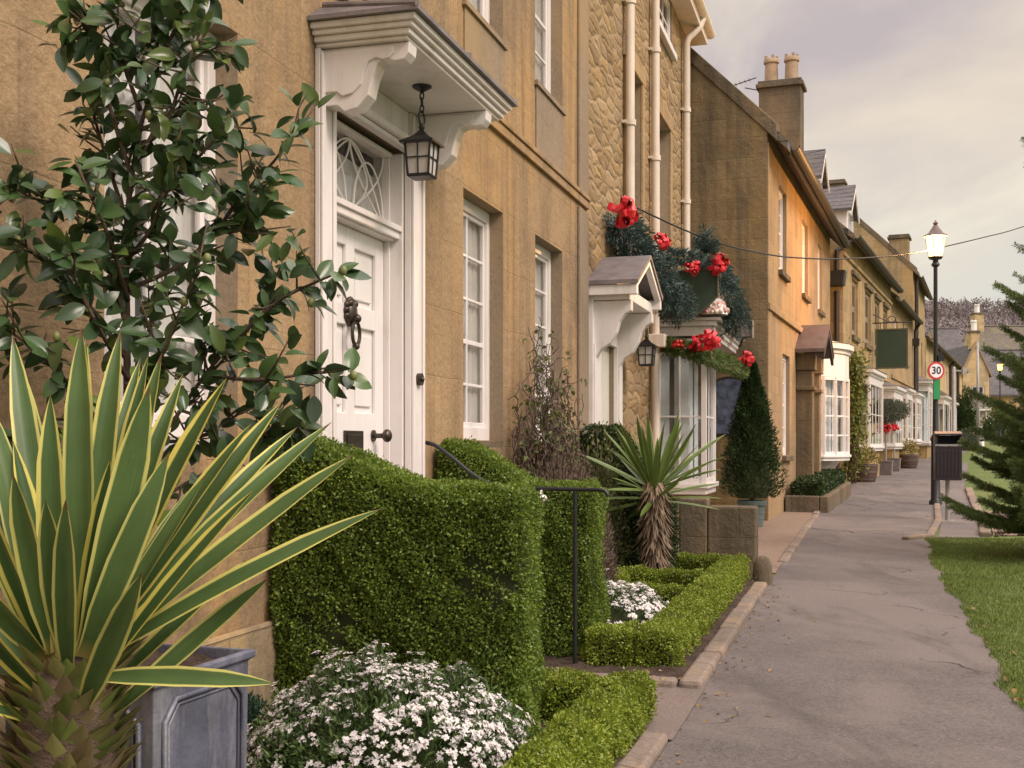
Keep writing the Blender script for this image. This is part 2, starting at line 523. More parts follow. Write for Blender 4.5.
M['soil'] = m_ground('garden_soil', [(.035, .022, .016), (.07, .047, .035), (.1, .072, .055)], 7, 1.0, fine=70)
M['asphalt'] = m_ground('worn_asphalt', [(.124, .108, .102), (.150, .130, .123), (.176, .153, .144)], 1.3, .9, .85, 62, True, (.21, .176, .163))
M['road'] = m_ground('road_asphalt', [(.05, .05, .05), (.065, .064, .062)], 1.0, .3, .85, 90)
M['slab'] = m_ground('paving_slab', [(.165, .128, .113), (.20, .16, .14)], 1.6, .25, .85, 60, False, (.16, .13, .115))
M['forecourt'] = m_ground('sandy_paving', [(.21, .15, .115), (.26, .19, .145)], 1.3, .25, .85, 60, False, (.21, .16, .12))
M['grass'] = m_ground('grass_ground', [(.08, .115, .03), (.11, .14, .04), (.14, .165, .05)], 1.2, .7, fine=40)
M['red'] = m_plain('red_ribbon', (.60, .008, .018), .45, .12, 6, spec=.6)
M['signgreen'] = m_plain('dark_green_sign_paint', (.025, .05, .03), .5, .08, 2)
M['signedge'] = m_plain('olive_sign_frame', (.085, .085, .045), .5, .1, 4)
M['bark'] = m_plain('brown_bark', (.11, .075, .05), .9, .35, 14, bump=.8)
M['twig'] = m_plain('mauve_bare_twig', (.095, .062, .052), .85, .3, 14)
M['pot'] = m_plain('blue_grey_pot', (.10, .135, .13), .6, .15, 5)
M['barrelwood'] = m_plain('dark_barrel_oak', (.085, .05, .038), .75, .35, 10, bump=.5)
M['hoop'] = m_plain('barrel_hoop_iron', (.17, .15, .14), .5, .2, 8, metal=.6)
M['bingrey'] = m_plain('black_bin_plastic', (.03, .024, .03), .42, .2, 4)
M['grey'] = m_plain('galvanised_grey', (.32, .31, .30), .5, .15, 6, metal=.3)
M['terracotta'] = m_plain('buff_clay_pot', (.36, .25, .16), .8, .2, 6, bump=.3)
M['redpot'] = m_plain('red_clay', (.4, .15, .1), .8, .2, 6)
def m_lampglass(name, col, s):
    m, t, b = newmat(name)
    e = t.new('ShaderNodeEmission'); e.inputs[0].default_value = (*col, 1); e.inputs[1].default_value = s
    tr = t.new('ShaderNodeBsdfTransparent'); mx = t.new('ShaderNodeMixShader', i_0=.4)
    t.lk(tr.outputs[0], mx.inputs[1]); t.lk(e.outputs[0], mx.inputs[2]); t.lk(mx.outputs[0], t.n['Material Output'].inputs[0])
    return m


M['lightglass'] = m_lampglass('lit_lamp_glass', (1.0, .58, .13), 9)
M['lightfar'] = m_lampglass('lit_far_lamp_glass', (1.0, .48, .05), 16)
M['bluepane'] = m_plain('blue_grey_painted_reflection', (.10, .12, .18), .15, .6, 9)  # bluish reflections painted into the colour of an opaque pane
M['frost'] = m_plain('frosted_lantern_glass', (.55, .5, .46), .2, .1, 8)
M['signwhite'] = m_plain('sign_white', (.8, .78, .8), .4, .02, 3)
M['signred'] = m_plain('sign_red', (.55, .03, .035), .4, .05, 3)
M['signblack'] = m_plain('sign_black', (.01, .012, .03), .4, .05, 3)
M['greenplate'] = m_plain('green_plate', (.03, .28, .10), .4, .05, 3)
M['popcorn'] = m_leaf('cream_and_pink_blobs', [(.75, .6, .5), (.8, .7, .6), (.6, .25, .25), (.75, .62, .5)], .6, 0)

M['box'] = m_leaf('box_leaves', [(.08, .145, .03), (.165, .25, .04), (.245, .32, .045), (.115, .195, .034), (.32, .38, .065)], .42, .38)
M['boxlow'] = m_leaf('young_box_leaves', [(.13, .19, .022), (.22, .29, .03), (.30, .345, .042), (.17, .23, .026)], .42, .3)
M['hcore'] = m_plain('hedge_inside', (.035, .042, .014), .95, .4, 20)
M['privet'] = m_leaf('dark_hedge_leaves', [(.02, .04, .012), (.04, .07, .016), (.055, .09, .02)], .4, .2)
M['camellia'] = m_leaf('camellia_leaves', [(.04, .075, .034), (.055, .105, .04), (.075, .135, .04), (.045, .08, .045), (.13, .18, .035)], .27, .12, .55)
M['bud'] = m_leaf('camellia_buds', [(.16, .19, .06), (.24, .25, .1)], .4, .1)
M['iberis'] = m_leaf('dark_fleshy_leaves', [(.05, .09, .03), (.085, .14, .04), (.12, .18, .055)], .45, .2)
M['petal'] = m_leaf('white_petals', [(.82, .77, .76), (.86, .83, .82), (.76, .69, .68)], .5, .25)
M['cover'] = m_leaf('blue_green_cover', [(.02, .05, .03), (.035, .08, .045)], .5, .2)
M['spruce'] = m_leaf('spruce_needles', [(.075, .125, .035), (.13, .19, .05), (.19, .25, .07)], .5, .15)
M['bluespruce'] = m_leaf('blue_spruce_needles', [(.035, .062, .056), (.075, .12, .108), (.13, .19, .175)], .5, .1)
M['potconifer'] = m_leaf('potted_conifer_leaves', [(.02, .042, .014), (.036, .07, .018), (.055, .09, .024)], .5, .1)
M['wisteria'] = m_leaf('yellow_green_climber', [(.10, .14, .02), (.16, .19, .03), (.22, .22, .04), (.07, .1, .02)], .5, .3)
M['ivy'] = m_leaf('sparse_climber_leaves', [(.07, .1, .025), (.12, .15, .04), (.16, .13, .07)], .5, .3)
M['heather'] = m_leaf('mauve_twiggy_leaves', [(.10, .058, .05), (.14, .08, .068), (.09, .085, .04), (.16, .105, .09)], .7, .15)
M['autumn'] = m_leaf('yellowing_leaves', [(.24, .20, .04), (.32, .21, .06), (.15, .16, .04), (.36, .25, .09)], .5, .3)
M['olive'] = m_leaf('grey_green_leaves', [(.06, .075, .045), (.095, .11, .07), (.13, .14, .09)], .5, .2)
M['deadleaf'] = m_leaf('fallen_leaves', [(.25, .15, .06), (.34, .23, .1), (.17, .1, .05)], .7, .2)
M['blade'] = m_leaf('grass_blades', [(.10, .155, .03), (.15, .205, .04), (.19, .235, .055), (.12, .175, .034)], .5, .3)
M['wood'] = m_leaf('winter_woodland', [(.165, .132, .130), (.185, .148, .145), (.155, .127, .126), (.17, .145, .13)], .9, 0)
M['hill'] = m_plain('winter_hillside', (.16, .13, .125), .95, .3, .05)


def m_yucca(name, g1, g2, yel, edge=.36):
    m, t, b = newmat(name)
    uv = t.new('ShaderNodeTexCoord').outputs['UV']
    s = t.new('ShaderNodeSeparateXYZ'); t.lk(uv, s.inputs[0])
    a = t.math('ABSOLUTE', t.math('SUBTRACT', s.outputs[0], .5))
    isl = t.new('ShaderNodeNewGeometry').outputs['Random Per Island']
    g = t.mix(isl, g1, g2)
    ln = t.noise(t.mapv(uv, (26, 1.2, 1)), 3, 4, .6)
    g = t.mix(.45, g, t.ramp(ln, [(.3, .25), (.7, .75)]), 'OVERLAY')
    wid = t.math('ADD', edge, t.math('MULTIPLY', t.math('SUBTRACT', isl, .5), .14))
    wid = t.math('ADD', wid, t.math('MULTIPLY', t.math('SUBTRACT', ln, .5), .07))
    f = t.math('MULTIPLY', t.math('SUBTRACT', a, wid), 22, True)
    yc = t.mix(isl, yel, [yel[0] * .8, yel[1] * .95, yel[2] * 1.6])
    c = t.mix(f, g, yc)
    c = t.mix(t.ramp(s.outputs[1], [(.0, .9), (.10, 0)]), c, (.42, .34, .10))
    oc = objco(t)
    tipm = t.math('ADD', s.outputs[1], t.math('MULTIPLY', t.math('SUBTRACT', t.noise(oc, 22, 4, .6), .5), .10))
    tipm = t.math('ADD', tipm, t.math('MULTIPLY', t.math('SUBTRACT', isl, .5), .05))
    c = t.mix(t.ramp(tipm, [(.965, 0), (.985, .9)]), c, (.16, .09, .045))
    c = t.mix(t.ramp(t.noise(oc, 46, 5, .65), [(.66, 0), (.74, .55)]), c, (.24, .19, .08))
    c = t.mix(.5, c, t.ramp(t.noise(oc, 5, 4, .6), [(.3, .3), (.7, .7)]), 'OVERLAY')
    t.lk(c, b.inputs['Base Color']); b.inputs['Roughness'].default_value = .38; b.inputs['Specular IOR Level'].default_value = .45
    tr = t.new('ShaderNodeBsdfTranslucent'); t.lk(c, tr.inputs[0])
    mx = t.new('ShaderNodeMixShader', i_0=.18); t.lk(b.outputs[0], mx.inputs[1]); t.lk(tr.outputs[0], mx.inputs[2])
    t.lk(mx.outputs[0], t.n['Material Output'].inputs[0])
    return m


M['yucca'] = m_yucca('variegated_sword_leaf', (.05, .10, .03), (.11, .18, .06), (.72, .62, .14), .35)
M['yucca2'] = m_yucca('pale_sword_leaf', (.075, .13, .03), (.14, .20, .045), (.38, .41, .12), .43)
M['stub'] = m_leaf('dry_leaf_bases', [(.22, .25, .07), (.16, .21, .05), (.28, .22, .10), (.20, .14, .08), (.36, .35, .13)], .7, .1)
M['skirt'] = m_leaf('dead_leaf_skirt', [(.22, .15, .09), (.3, .22, .15), (.16, .10, .065), (.34, .27, .2)], .8, .1)

# ================================================================ houses
def obox(mb, a, b, t, z0, z1):
    """upright plate from plan point a to b, t thick (centred)"""
    a = np.array(a, float); b = np.array(b, float); d = b - a; n = np.array([-d[1], d[0]]) / (np.hypot(*d) + 1e-9) * t / 2
    poly = [a - n, b - n, b + n, a + n]
    mb.prism(poly, lambda p, q, s: (p, q, s), z0, z1)


def wall_front(mb, x0, x1, z0, z1, holes, depth=.16, y=0.0, mr=None):
    xs = sorted({x0, x1, *[h[0] for h in holes], *[h[1] for h in holes]})
    zs = sorted({z0, z1, *[h[2] for h in holes], *[h[3] for h in holes]})
    xs = [a for a in xs if x0 <= a <= x1]; zs = [a for a in zs if z0 <= a <= z1]
    for i in range(len(xs) - 1):
        for j in range(len(zs) - 1):
            cx = (xs[i] + xs[i + 1]) / 2; cz = (zs[j] + zs[j + 1]) / 2
            if any(h[0] < cx < h[1] and h[2] < cz < h[3] for h in holes): continue
            mb.face([(xs[i], y, zs[j]), (xs[i + 1], y, zs[j]), (xs[i + 1], y, zs[j + 1]), (xs[i], y, zs[j + 1])])
    k = mb.mi
    if mr is not None: mb.mi = mr
    for a, b, c, d in holes:
        d = min(d, z1)
        mb.face([(a, y, c), (a, y + depth, c), (a, y + depth, d), (a, y, d)])
        mb.face([(b, y, c), (b, y, d), (b, y + depth, d), (b, y + depth, c)])
        mb.face([(a, y, d), (a, y + depth, d), (b, y + depth, d), (b, y, d)])
        mb.face([(a, y, c), (b, y, c), (b, y + depth, c), (a, y + depth, c)])
    mb.mi = k


def shell(root, L0, L1, dep, zb, ze, ridge_y, zr, holes, wm, gm, rm, over=.18, reveal=None, depth=.16, coping=None, endover=.0, thick=.14, front_eave=True, soffit=None):
    """walls (front with openings, two gables, back) and a tiled roof"""
    mb = MB()
    wall_front(mb, L0, L1, zb - .4, ze, holes, depth, 0, 2)
    mb.mi = 1
    zback = zr - (dep - ridge_y) * (zr - ze) / ridge_y
    for x in (L0, L1):
        mb.face([(x, 0, zb - .4), (x, dep, zb - .4), (x, dep, zback), (x, ridge_y, zr), (x, 0, ze)])
    mb.mi = 0
    mb.face([(L0, dep, zb - .4), (L1, dep, zb - .4), (L1, dep, zback), (L0, dep, zback)])
    w = mb.build('wall', [wm, gm, reveal or wm], root)
    sl = (zr - ze) / ridge_y
    r = MB()
    a, b = L0 + .004 - endover, L1 - .004 + endover
    oy = -over; oz = ze - over * sl
    pf = [(oy, oz), (ridge_y, zr), (ridge_y, zr + thick), (oy, oz + thick)]
    r.prism(pf, lambda p, q, t: (t, p, q), a, b)
    by = dep + over; bz = zback - over * sl
    pb = [(ridge_y + .002, zr), (by, bz), (by, bz + thick), (ridge_y + .002, zr + thick)]
    r.prism(pb, lambda p, q, t: (t, p, q), a, b)
    r.tube([(a, ridge_y, zr + thick), (b, ridge_y, zr + thick)], .1, 8)
    roof = r.build('roof', rm, root)
    if coping:
        for x in coping:
            c = MB()
            g = [(-.14, ze - .14 * sl - .02), (ridge_y, zr + .04), (ridge_y, zr + thick + .12), (-.14, ze - .14 * sl + thick + .10)]
            c.prism(g, lambda p, q, t: (t, p, q), x - .16, x + .16)
            g = [(ridge_y + .002, zr + .04), (dep + .1, zback - .1 * sl), (dep + .1, zback - .1 * sl + thick + .1), (ridge_y + .002, zr + thick + .12)]
            c.prism(g, lambda p, q, t: (t, p, q), x - .16, x + .16)
            c.build('gable_coping', M['lowwall'], root, bevel=.015)
    return w, roof


def sash(parent, xa, xb, za, zb_, y=.10, cols=2, rows=5, fr=.06, bar=.02, sill=None, curtain=True, mat='white', meet=True, glass='glass', sillm=None, name='window'):
    mb = MB()
    mb.box(xa, xa + fr, y, y + .05, za, zb_); mb.box(xb - fr, xb, y, y + .05, za, zb_)
    mb.box(xa + fr, xb - fr, y, y + .05, zb_ - fr * 1.3, zb_); mb.box(xa + fr, xb - fr, y, y + .05, za, za + fr * 1.5)
    # stepped inner sash
    g0x, g1x, g0z, g1z = xa + fr, xb - fr, za + fr * 1.5, zb_ - fr * 1.3
    for a, b, c, d in ((g0x, g0x + .03, g0z, g1z), (g1x - .03, g1x, g0z, g1z), (g0x + .03, g1x - .03, g0z, g0z + .035), (g0x + .03, g1x - .03, g1z - .03, g1z)):
        mb.box(a, b, y + .018, y + .046, c, d)
    for i in range(1, cols):
        x = g0x + (g1x - g0x) * i / cols
        mb.box(x - bar / 2, x + bar / 2, y + .021, y + .044, g0z + .035, g1z - .03)
    for j in range(1, rows):
        z = g0z + (g1z - g0z) * j / rows; h = bar * (1.6 if meet and j == rows // 2 else 1)
        mb.box(g0x + .03, g1x - .03, y + .0225, y + .0425, z - h / 2, z + h / 2)
    w = mb.build(name, M[mat], parent, bevel=.004)
    p = MB(); p.box(g0x + .02, g1x - .02, y + .030, y + .034, g0z + .02, g1z - .02)
    p.build('pane', M[glass], w)
    if curtain:
        c = MB(); n = 40
        for (s0, s1) in ((0, .46), (.55, 1)):
            pts = []
            for i in range(n + 1):
                tt = s0 + (s1 - s0) * i / n
                pts.append((g0x + (g1x - g0x) * tt, y + .075 + .016 * math.sin(i * 1.1) + .006 * math.sin(i * 2.7)))
            for i in range(n):
                c.face([(*pts[i], g0z), (*pts[i + 1], g0z), (*pts[i + 1], g1z), (*pts[i], g1z)])
        c.build('curtain', M['curtain'], w, smooth=True)
    # dark room behind
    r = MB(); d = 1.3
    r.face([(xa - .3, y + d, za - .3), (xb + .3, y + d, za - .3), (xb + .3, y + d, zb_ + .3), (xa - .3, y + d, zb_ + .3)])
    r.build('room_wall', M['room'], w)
    if sill is not None:
        s = MB(); s.box(xa - .05, xb + .05, -.07, y - .003, za - .09, za - .002)
        s.build('sill', sillm or M[sill], w, bevel=.01)
    return w


def bay(parent, plan, zs, zt, rows, cols, sill_h=.14, cornice_h=.3, over=.12, frz=.0, mat='white2', roofm='lead', roof_rise=.25, glass='glassd', riser=None, zbase=None, curtain=False, bar=.022, name='bay_window'):
    """glazed bay on a plan of points, first and last on the wall (y = 0)"""
    mb = MB()
    xm = (plan[0][0] + plan[-1][0]) / 2; hw = abs(plan[-1][0] - plan[0][0]) / 2; pr = -min(p[1] for p in plan)

    def off(e):
        return [(xm + (p[0] - xm) * (1 + e / hw), p[1] * (1 + e / pr) - (0 if p[1] < -.01 else .0)) for p in plan]
    sg = [(plan[i], plan[i + 1]) for i in range(len(plan) - 1)]
    for p in plan:
        yy = min(p[1], -.03)
        mb.box(p[0] - .035, p[0] + .035, yy - .035, yy + .03, zs, zt)
    for (a, b), nc in zip(sg, cols):
        obox(mb, a, b, .05, zs, zs + .06); obox(mb, a, b, .05, zt - .06, zt)
        for i in range(1, nc):
            q = (a[0] + (b[0] - a[0]) * i / nc, a[1] + (b[1] - a[1]) * i / nc)
            mb.box(q[0] - bar / 2, q[0] + bar / 2, q[1] - bar / 2, q[1] + bar / 2, zs + .06, zt - .06)
        for j in range(1, rows):
            z = zs + (zt - zs) * j / rows
            obox(mb, a, b, bar * .9, z - bar / 2, z + bar / 2)
    w = mb.build(name, M[mat], parent, bevel=.004)
    g = MB()
    for a, b in sg: obox(g, a, b, .005, zs + .03, zt - .03)
    g.build('pane', M[glass], w)
    s = MB(); pl = lambda p, q, t: (p, q, t)
    s.prism(off(.07), pl, zs - sill_h * .45, zs - .002); s.prism(off(.035), pl, zs - sill_h, zs - sill_h * .45 - .002)
    s.build('sill', M[mat], w, bevel=.01)
    c = MB()
    h = cornice_h
    c.prism(off(.02), pl, zt + .002, zt + h * .45 + frz); c.prism(off(over * .45), pl, zt + h * .45 + frz + .002, zt + h * .68 + frz)
    c.prism(off(over), pl, zt + h * .68 + frz + .002, zt + h + frz)
    c.build('cornice', M[mat], w, bevel=.008)
    rf = MB(); o1 = off(over + .02); z0 = zt + h + frz + .002
    base = [(p[0], p[1], z0) for p in o1]; top = [(xm + (p[0] - xm) * .8, -.004, z0 + roof_rise) for p in o1]
    n = len(o1)
    for i in range(n - 1): rf.face([base[i], base[i + 1], top[i + 1], top[i]])
    rf.face(base); rf.face([base[-1], base[0], top[0], top[-1]])
    rf.build('bay_roof', M[roofm], w)
    if riser:
        q = MB(); q.prism(off(-.05), pl, zbase, zs - sill_h - .002); q.build('stall_riser', M[riser], w)
    if curtain:
        q = MB()
        for a, b in sg:
            a2, b2 = np.array(a) * [1, .72] * .94 + np.array([xm, 0]) * .06, np.array(b) * [1, .72] * .94 + np.array([xm, 0]) * .06
            for s0, s1 in ((.0, .42), (.58, 1.0)): obox(q, a2 + (b2 - a2) * s0, a2 + (b2 - a2) * s1, .01, zs + .05, zt - .05)
        q.build('blind', M['curtain'], w)
    return w


def pipe(parent, x, z0, z1, y=-.075, r=.042, mat='cream', clips=(), name='downpipe', top=None):
    mb = MB()
    pts = [(x, y, z0), (x, y, z1)]
    if top: pts += top
    mb.tube(pts, r, 10)
    for z in clips:
        mb.lathe([(r * 1.3, -.03), (r * 1.3, .03)], (x, y, z), 10); mb.box(x - .09, x + .09, y + r * .6, -.002, z - .015, z + .015)
    return mb.build(name, M[mat], parent, smooth='auto')


def gutter(parent, x0, x1, z, y, r=.06, mat='rail', name='gutter'):
    mb = MB(); n = 8
    pr = [(r * math.cos(pi + pi * i / n), r * math.sin(pi + pi * i / n)) for i in range(n + 1)]
    pr += [(p[0] * .8, p[1] * .8) for p in reversed(pr)]
    mb.prism(pr, lambda p, q, t: (t, y + p, z + q), x0, x1)
    return mb.build(name, M[mat], parent)


def stack(parent, x, y, w, d, z0, z1, mat, pots=(), potm='terracotta', poth=.45, potr=.13):
    mb = MB(); mb.box(x - w / 2, x + w / 2, y - d / 2, y + d / 2, z0, z1 - .16)
    c = mb.build('chimney', M[mat], parent, bevel=.012)
    k = MB(); k.box(x - w / 2 - .06, x + w / 2 + .06, y - d / 2 - .06, y + d / 2 + .06, z1 - .158, z1 - .07)
    k.box(x - w / 2 - .02, x + w / 2 + .02, y - d / 2 - .02, y + d / 2 + .02, z1 - .068, z1)
    k.build('chimney_cap', M['lowwall'], c, bevel=.012)
    for px, py in pots:
        q = MB(); n = 14
        q.lathe([(potr * 1.05, 0), (potr, .05), (potr * .92, poth - .12), (potr * 1.12, poth - .1), (potr * 1.12, poth - .03), (potr * .95, poth), (potr * .7, poth), (potr * .7, poth - .2)], (x + px, y + py, z1 + .002), n)
        for a in range(4):
            w_ = a * pi / 2 + .4
            q.box(x + px + potr * .8 * math.cos(w_) - .03, x + px + potr * .8 * math.cos(w_) + .03, y + py + potr * .8 * math.sin(w_) - .03, y + py + potr * .8 * math.sin(w_) + .03, z1 + poth, z1 + poth + .06)
        q.build('chimney_pot', M[potm], c, smooth='auto')
    return c


def dormer(parent, x, y, w, z0, z1, dep, rm='slate'):
    """small gabled dormer with its face at y, looking down the slope (-y)"""
    mb = MB(); za = z0 + (z1 - z0) * .58
    mb.face([(x - w / 2, y, z0), (x + w / 2, y, z0), (x + w / 2, y, za), (x, y, z1), (x - w / 2, y, za)])
    for s in (-1, 1):
        mb.face([(x + s * w / 2, y, z0), (x + s * w / 2, y + dep, z0), (x + s * w / 2, y + dep, za), (x + s * w / 2, y, za)])
    d = mb.build('dormer', M['white'], parent)
    r = MB(); o = .12
    for s in (-1, 1):
        q = [(x + s * (w / 2 + o), za - o * (z1 - za) / (w / 2)), (x, z1), (x, z1 + .09), (x + s * (w / 2 + o), za - o * (z1 - za) / (w / 2) + .09)]
        r.prism(q, lambda p, z, t: (p + s * .001, t, z), y - .14, y + dep)
    r.build('dormer_roof', M[rm], d)
    b = MB()
    for s in (-1, 1):
        q = [(x + s * (w / 2 + o), za - o * (z1 - za) / (w / 2) - .1), (x, z1 - .1), (x, z1 - .003), (x + s * (w / 2 + o), za - o * (z1 - za) / (w / 2) - .003)]
        b.prism(q, lambda p, z, t: (p + s * .001, t, z), y - .15, y - .12)
    b.build('bargeboard', M['white'], d)
    p = MB(); p.box(x - w * .32, x + w * .32, y - .015, y - .004, z0 + .12, za - .06)
    p.build('dormer_glass', M['glass'], d)
    return d


# ---------------------------------------------------------------- house A (ochre rendered house with the white door)
hA = thing('rendered_house', 'ochre rendered house with white six panel front door under a flat white hood', 'house', (FA.o[0], FA.o[1], 0), FA.ang)
AX0, AX1 = -2.2, 11.6
GW = [(4.2, 5.1, 1.28, 2.93), (8.0, 8.89, 1.28, 2.90), (9.77, 10.66, 1.28, 2.90)]
UW = [(a, b, 4.10, 5.75) for a, b, _, _ in GW] + [(6.1, 6.99, 4.10, 5.75)]
DO = (5.98, 6.955, .34, 2.90)
shell(hA, AX0, AX1, 8, 0, 8.3, 4, 11.6, GW + UW + [DO, (.6, 1.5, 1.28, 2.93)], M['stucco'], M['stucco'], M['tiles'], reveal=M['reveal'], depth=.125)
for a, b, c, d in GW + [(.6, 1.5, 1.28, 2.93)]: sash(hA, a, b, c, d, .10, 2, 5, sill=None)
for a, b, c, d in UW: sash(hA, a, b, c, d, .10, 2, 5, sill=None)
mb = MB()
mb.box(AX0, AX1 - .003, -.03, -.002, 3.43, 3.50); mb.box(AX0, AX1 - .004, -.045, -.0022, 3.502, 3.54)
mb.build('string_course', M['stucco'], hA, bevel=.006)
for a, b, c, d in UW:
    mb = MB(); mb.box(a + .0, b - .0, -.012, -.002, 3.545, 4.06); mb.box(a - .03, b + .03, -.03, .098, 4.062, 4.098); mb.build('apron_panel', M['reveal'], hA)
for a, b, c, d in GW:
    mb = MB(); mb.box(a + .002, b - .002, .0, .098, c - .05, c - .004); mb.build('window_ledge', M['white'], hA)
mb = MB(); mb.box(AX0, 5.78, -.04, -.002, -.3, .50); mb.box(7.31, AX1 - .01, -.04, -.002, -.3, .50)
mb.build('plinth', M['plinth'], hA, bevel=.015)
mb = MB(); mb.box(11.22, AX1 - .006, -.025, -.001, .505, 3.395); mb.box(11.22, AX1 - .006, -.025, -.001, 3.545, 8.1)
mb.build('corner_pilaster', M['reveal'], hA, bevel=.006)
mb = MB(); mb.box(AX0, AX1, -.3, -.003, 8.02, 8.18); mb.build('eaves_cornice', M['reveal'], hA)

# door surround
mb = MB()
for a, b, e in ((5.815, 5.978, .03), (6.957, 7.15, .045)):
    mb.box(a, b, -e, -.002, .34, 3.098)
    mb.box(a, a + .035, -e - .016, -e - .0005, .52, 3.08); mb.box(b - .03, b, -e - .012, -e - .0005, .52, 2.9)
    mb.box(a - .01, b + .01, -e - .02, -.0025, .34, .51)
mb.box(5.98, 6.955, -.03, -.003, 2.9, 3.098)
mb.box(5.979, 6.956, -.055, -.0035, 2.872, 2.898); mb.box(5.9795, 6.9555, -.085, -.031, 2.9, 2.935)
mb.build('door_surround', M['white'], hA, bevel=.005)
mb = MB()
mb.box(5.981, 5.995, -.001, .168, .34, 2.868); mb.box(6.935, 6.954, -.001, .168, .34, 2.868)
mb.box(5.996, 6.01, .07, .168, .34, 2.86); mb.box(6.915, 6.934, .07, .168, .34, 2.86)
mb.box(6.011, 6.914, .04, .166, 2.38, 2.47); mb.box(5.996, 6.934, .015, .039, 2.39, 2.455); mb.box(5.996, 6.934, .0, .0148, 2.43, 2.462); mb.box(6.011, 6.914, .05, .164, 2.845, 2.866)
fr = mb.build('door_frame', M['white'], hA, bevel=.004)
mb = MB(); mb.box(6.011, 6.914, .115, .12, 2.47, 2.845); mb.build('fanlight_glass', M['glass'], fr)
mb = MB(); mb.face([(6.0, .164, 2.47), (6.92, .164, 2.47), (6.92, .164, 2.74), (6.0, .164, 2.80)]); mb.build('fanlight_reflection_sheet', M['curtain'], fr)  # added pale sheet standing in for the reflection in the fanlight panes
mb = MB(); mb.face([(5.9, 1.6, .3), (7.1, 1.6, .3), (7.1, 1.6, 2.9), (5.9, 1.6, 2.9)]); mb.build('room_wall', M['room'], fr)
mb = MB()
cx, wz = 6.4625, .45


def arc(fn, n=18): return [fn(i / n) for i in range(n + 1)]


for s in (-1, 1):
    for q in (0.0, .5):
        mb.tube(arc(lambda t: (cx + s * wz * (q + (1 - q) * math.sin(t * pi / 2)) if q == 0 else cx + s * wz * (1 - 1.0 * math.sin(t * pi / 2)), .108, 2.47 + .375 * t)), .006, 6)
    mb.tube(arc(lambda t: (cx + s * wz * (1 - t), .108, 2.47 + .375 * math.sin(t * pi / 2) * .98)), .006, 6)
    mb.tube(arc(lambda t: (cx + s * wz * .5 * math.sin(t * pi), .108, 2.47 + .375 * t)), .006, 6)
    mb.tube(arc(lambda t: (cx + s * wz * (.55 + .45 * math.cos(t * pi)), .108, 2.47 + .30 * math.sin(t * pi))), .006, 6)
mb.build('fanlight_tracery', M['white2'], fr)
# leaf
mb = MB(); x0, x1, z0, z1 = 6.013, 6.912, .365, 2.378
mb.box(x0, x1, .125, .15, z0, z1)
rows = [(.58, 1.12), (1.42, 1.87), (1.98, 2.28)]
cl = [(x0 + .115, x0 + .395), (x1 - .395, x1 - .115)]
for a, b in ((x0, x0 + .115), (x0 + .395, x1 - .395), (x1 - .115, x1)): mb.box(a, b, .103, .124, z0, z1)
zz = [z0] + [z for r in rows for z in r] + [z1]
for i in range(0, len(zz), 2):
    for a, b in cl: mb.box(a + .0005, b - .0005, .1035, .1242, zz[i], zz[i + 1])
for r in rows:
    for a, b in cl: mb.box(a + .035, b - .035, .112, .1245, r[0] + .035, r[1] - .035)
dr = mb.build('front_door', M['white2'], hA, bevel=.005)
mb = MB()
mb.tube([(6.76, .1, 1.30), (6.76, .05, 1.30)], .014, 10)
k0 = len(mb.v); mb.ball((6.76, .02, 1.30), .036, 14, 10, (1, .75, 1))
mb.tube([(6.76, .103, 1.30), (6.76, .094, 1.30)], .032, 14)
mb.build('door_knob', M['brass'], dr, smooth='auto')
mb = MB()   # lion mask and ring knocker
k = (6.435, .10, 1.93)
mb.ball((k[0], k[1] - .012, k[2]), .052, 14, 10, (.95, .6, 1.35)); mb.ball((k[0], k[1] - .045, k[2] - .028), .024, 10, 8)
mb.ball((k[0] - .03, k[1] - .02, k[2] + .05), .02, 8, 6); mb.ball((k[0] + .03, k[1] - .02, k[2] + .05), .02, 8, 6)
for j in range(9):
    a = -.4 + j * (pi + .8) / 8
    mb.ball((k[0] + .05 * math.cos(a), k[1] - .008, k[2] + .01 + .062 * math.sin(a)), .017, 8, 6)
mb.tube([(k[0] + .047 * math.sin(a), k[1] - .04, k[2] - .105 - .062 * math.cos(a)) for a in np.linspace(0, 2 * pi, 25)], .010, 8)
mb.ball((k[0], k[1] - .04, k[2] - .17), .02, 10, 8)
mb.build('door_knocker', M['brass'], dr, smooth='auto')
mb = MB(); mb.box(6.37, 6.61, .092, .1025, 1.215, 1.325); mb.box(6.395, 6.585, .086, .0915, 1.235, 1.305)
mb.build('letter_plate', M['brass'], dr, bevel=.004)
mb = MB(); mb.tube([(7.06, -.045, 1.62), (7.06, -.07, 1.62)], .035, 14); mb.ball((7.06, -.072, 1.62), .014, 8, 6)
mb.build('doorbell', M['brass'], hA, smooth='auto')
mb = MB(); mb.box(5.84, 7.21, -.36, -.001, -.2, .17); mb.box(5.86, 7.19, -.062, .16, .172, .335)
mb.box(5.85, 7.20, -.5, -.362, -.2, .11)
mb.build('doorstep', M['slab'], hA, bevel=.02)
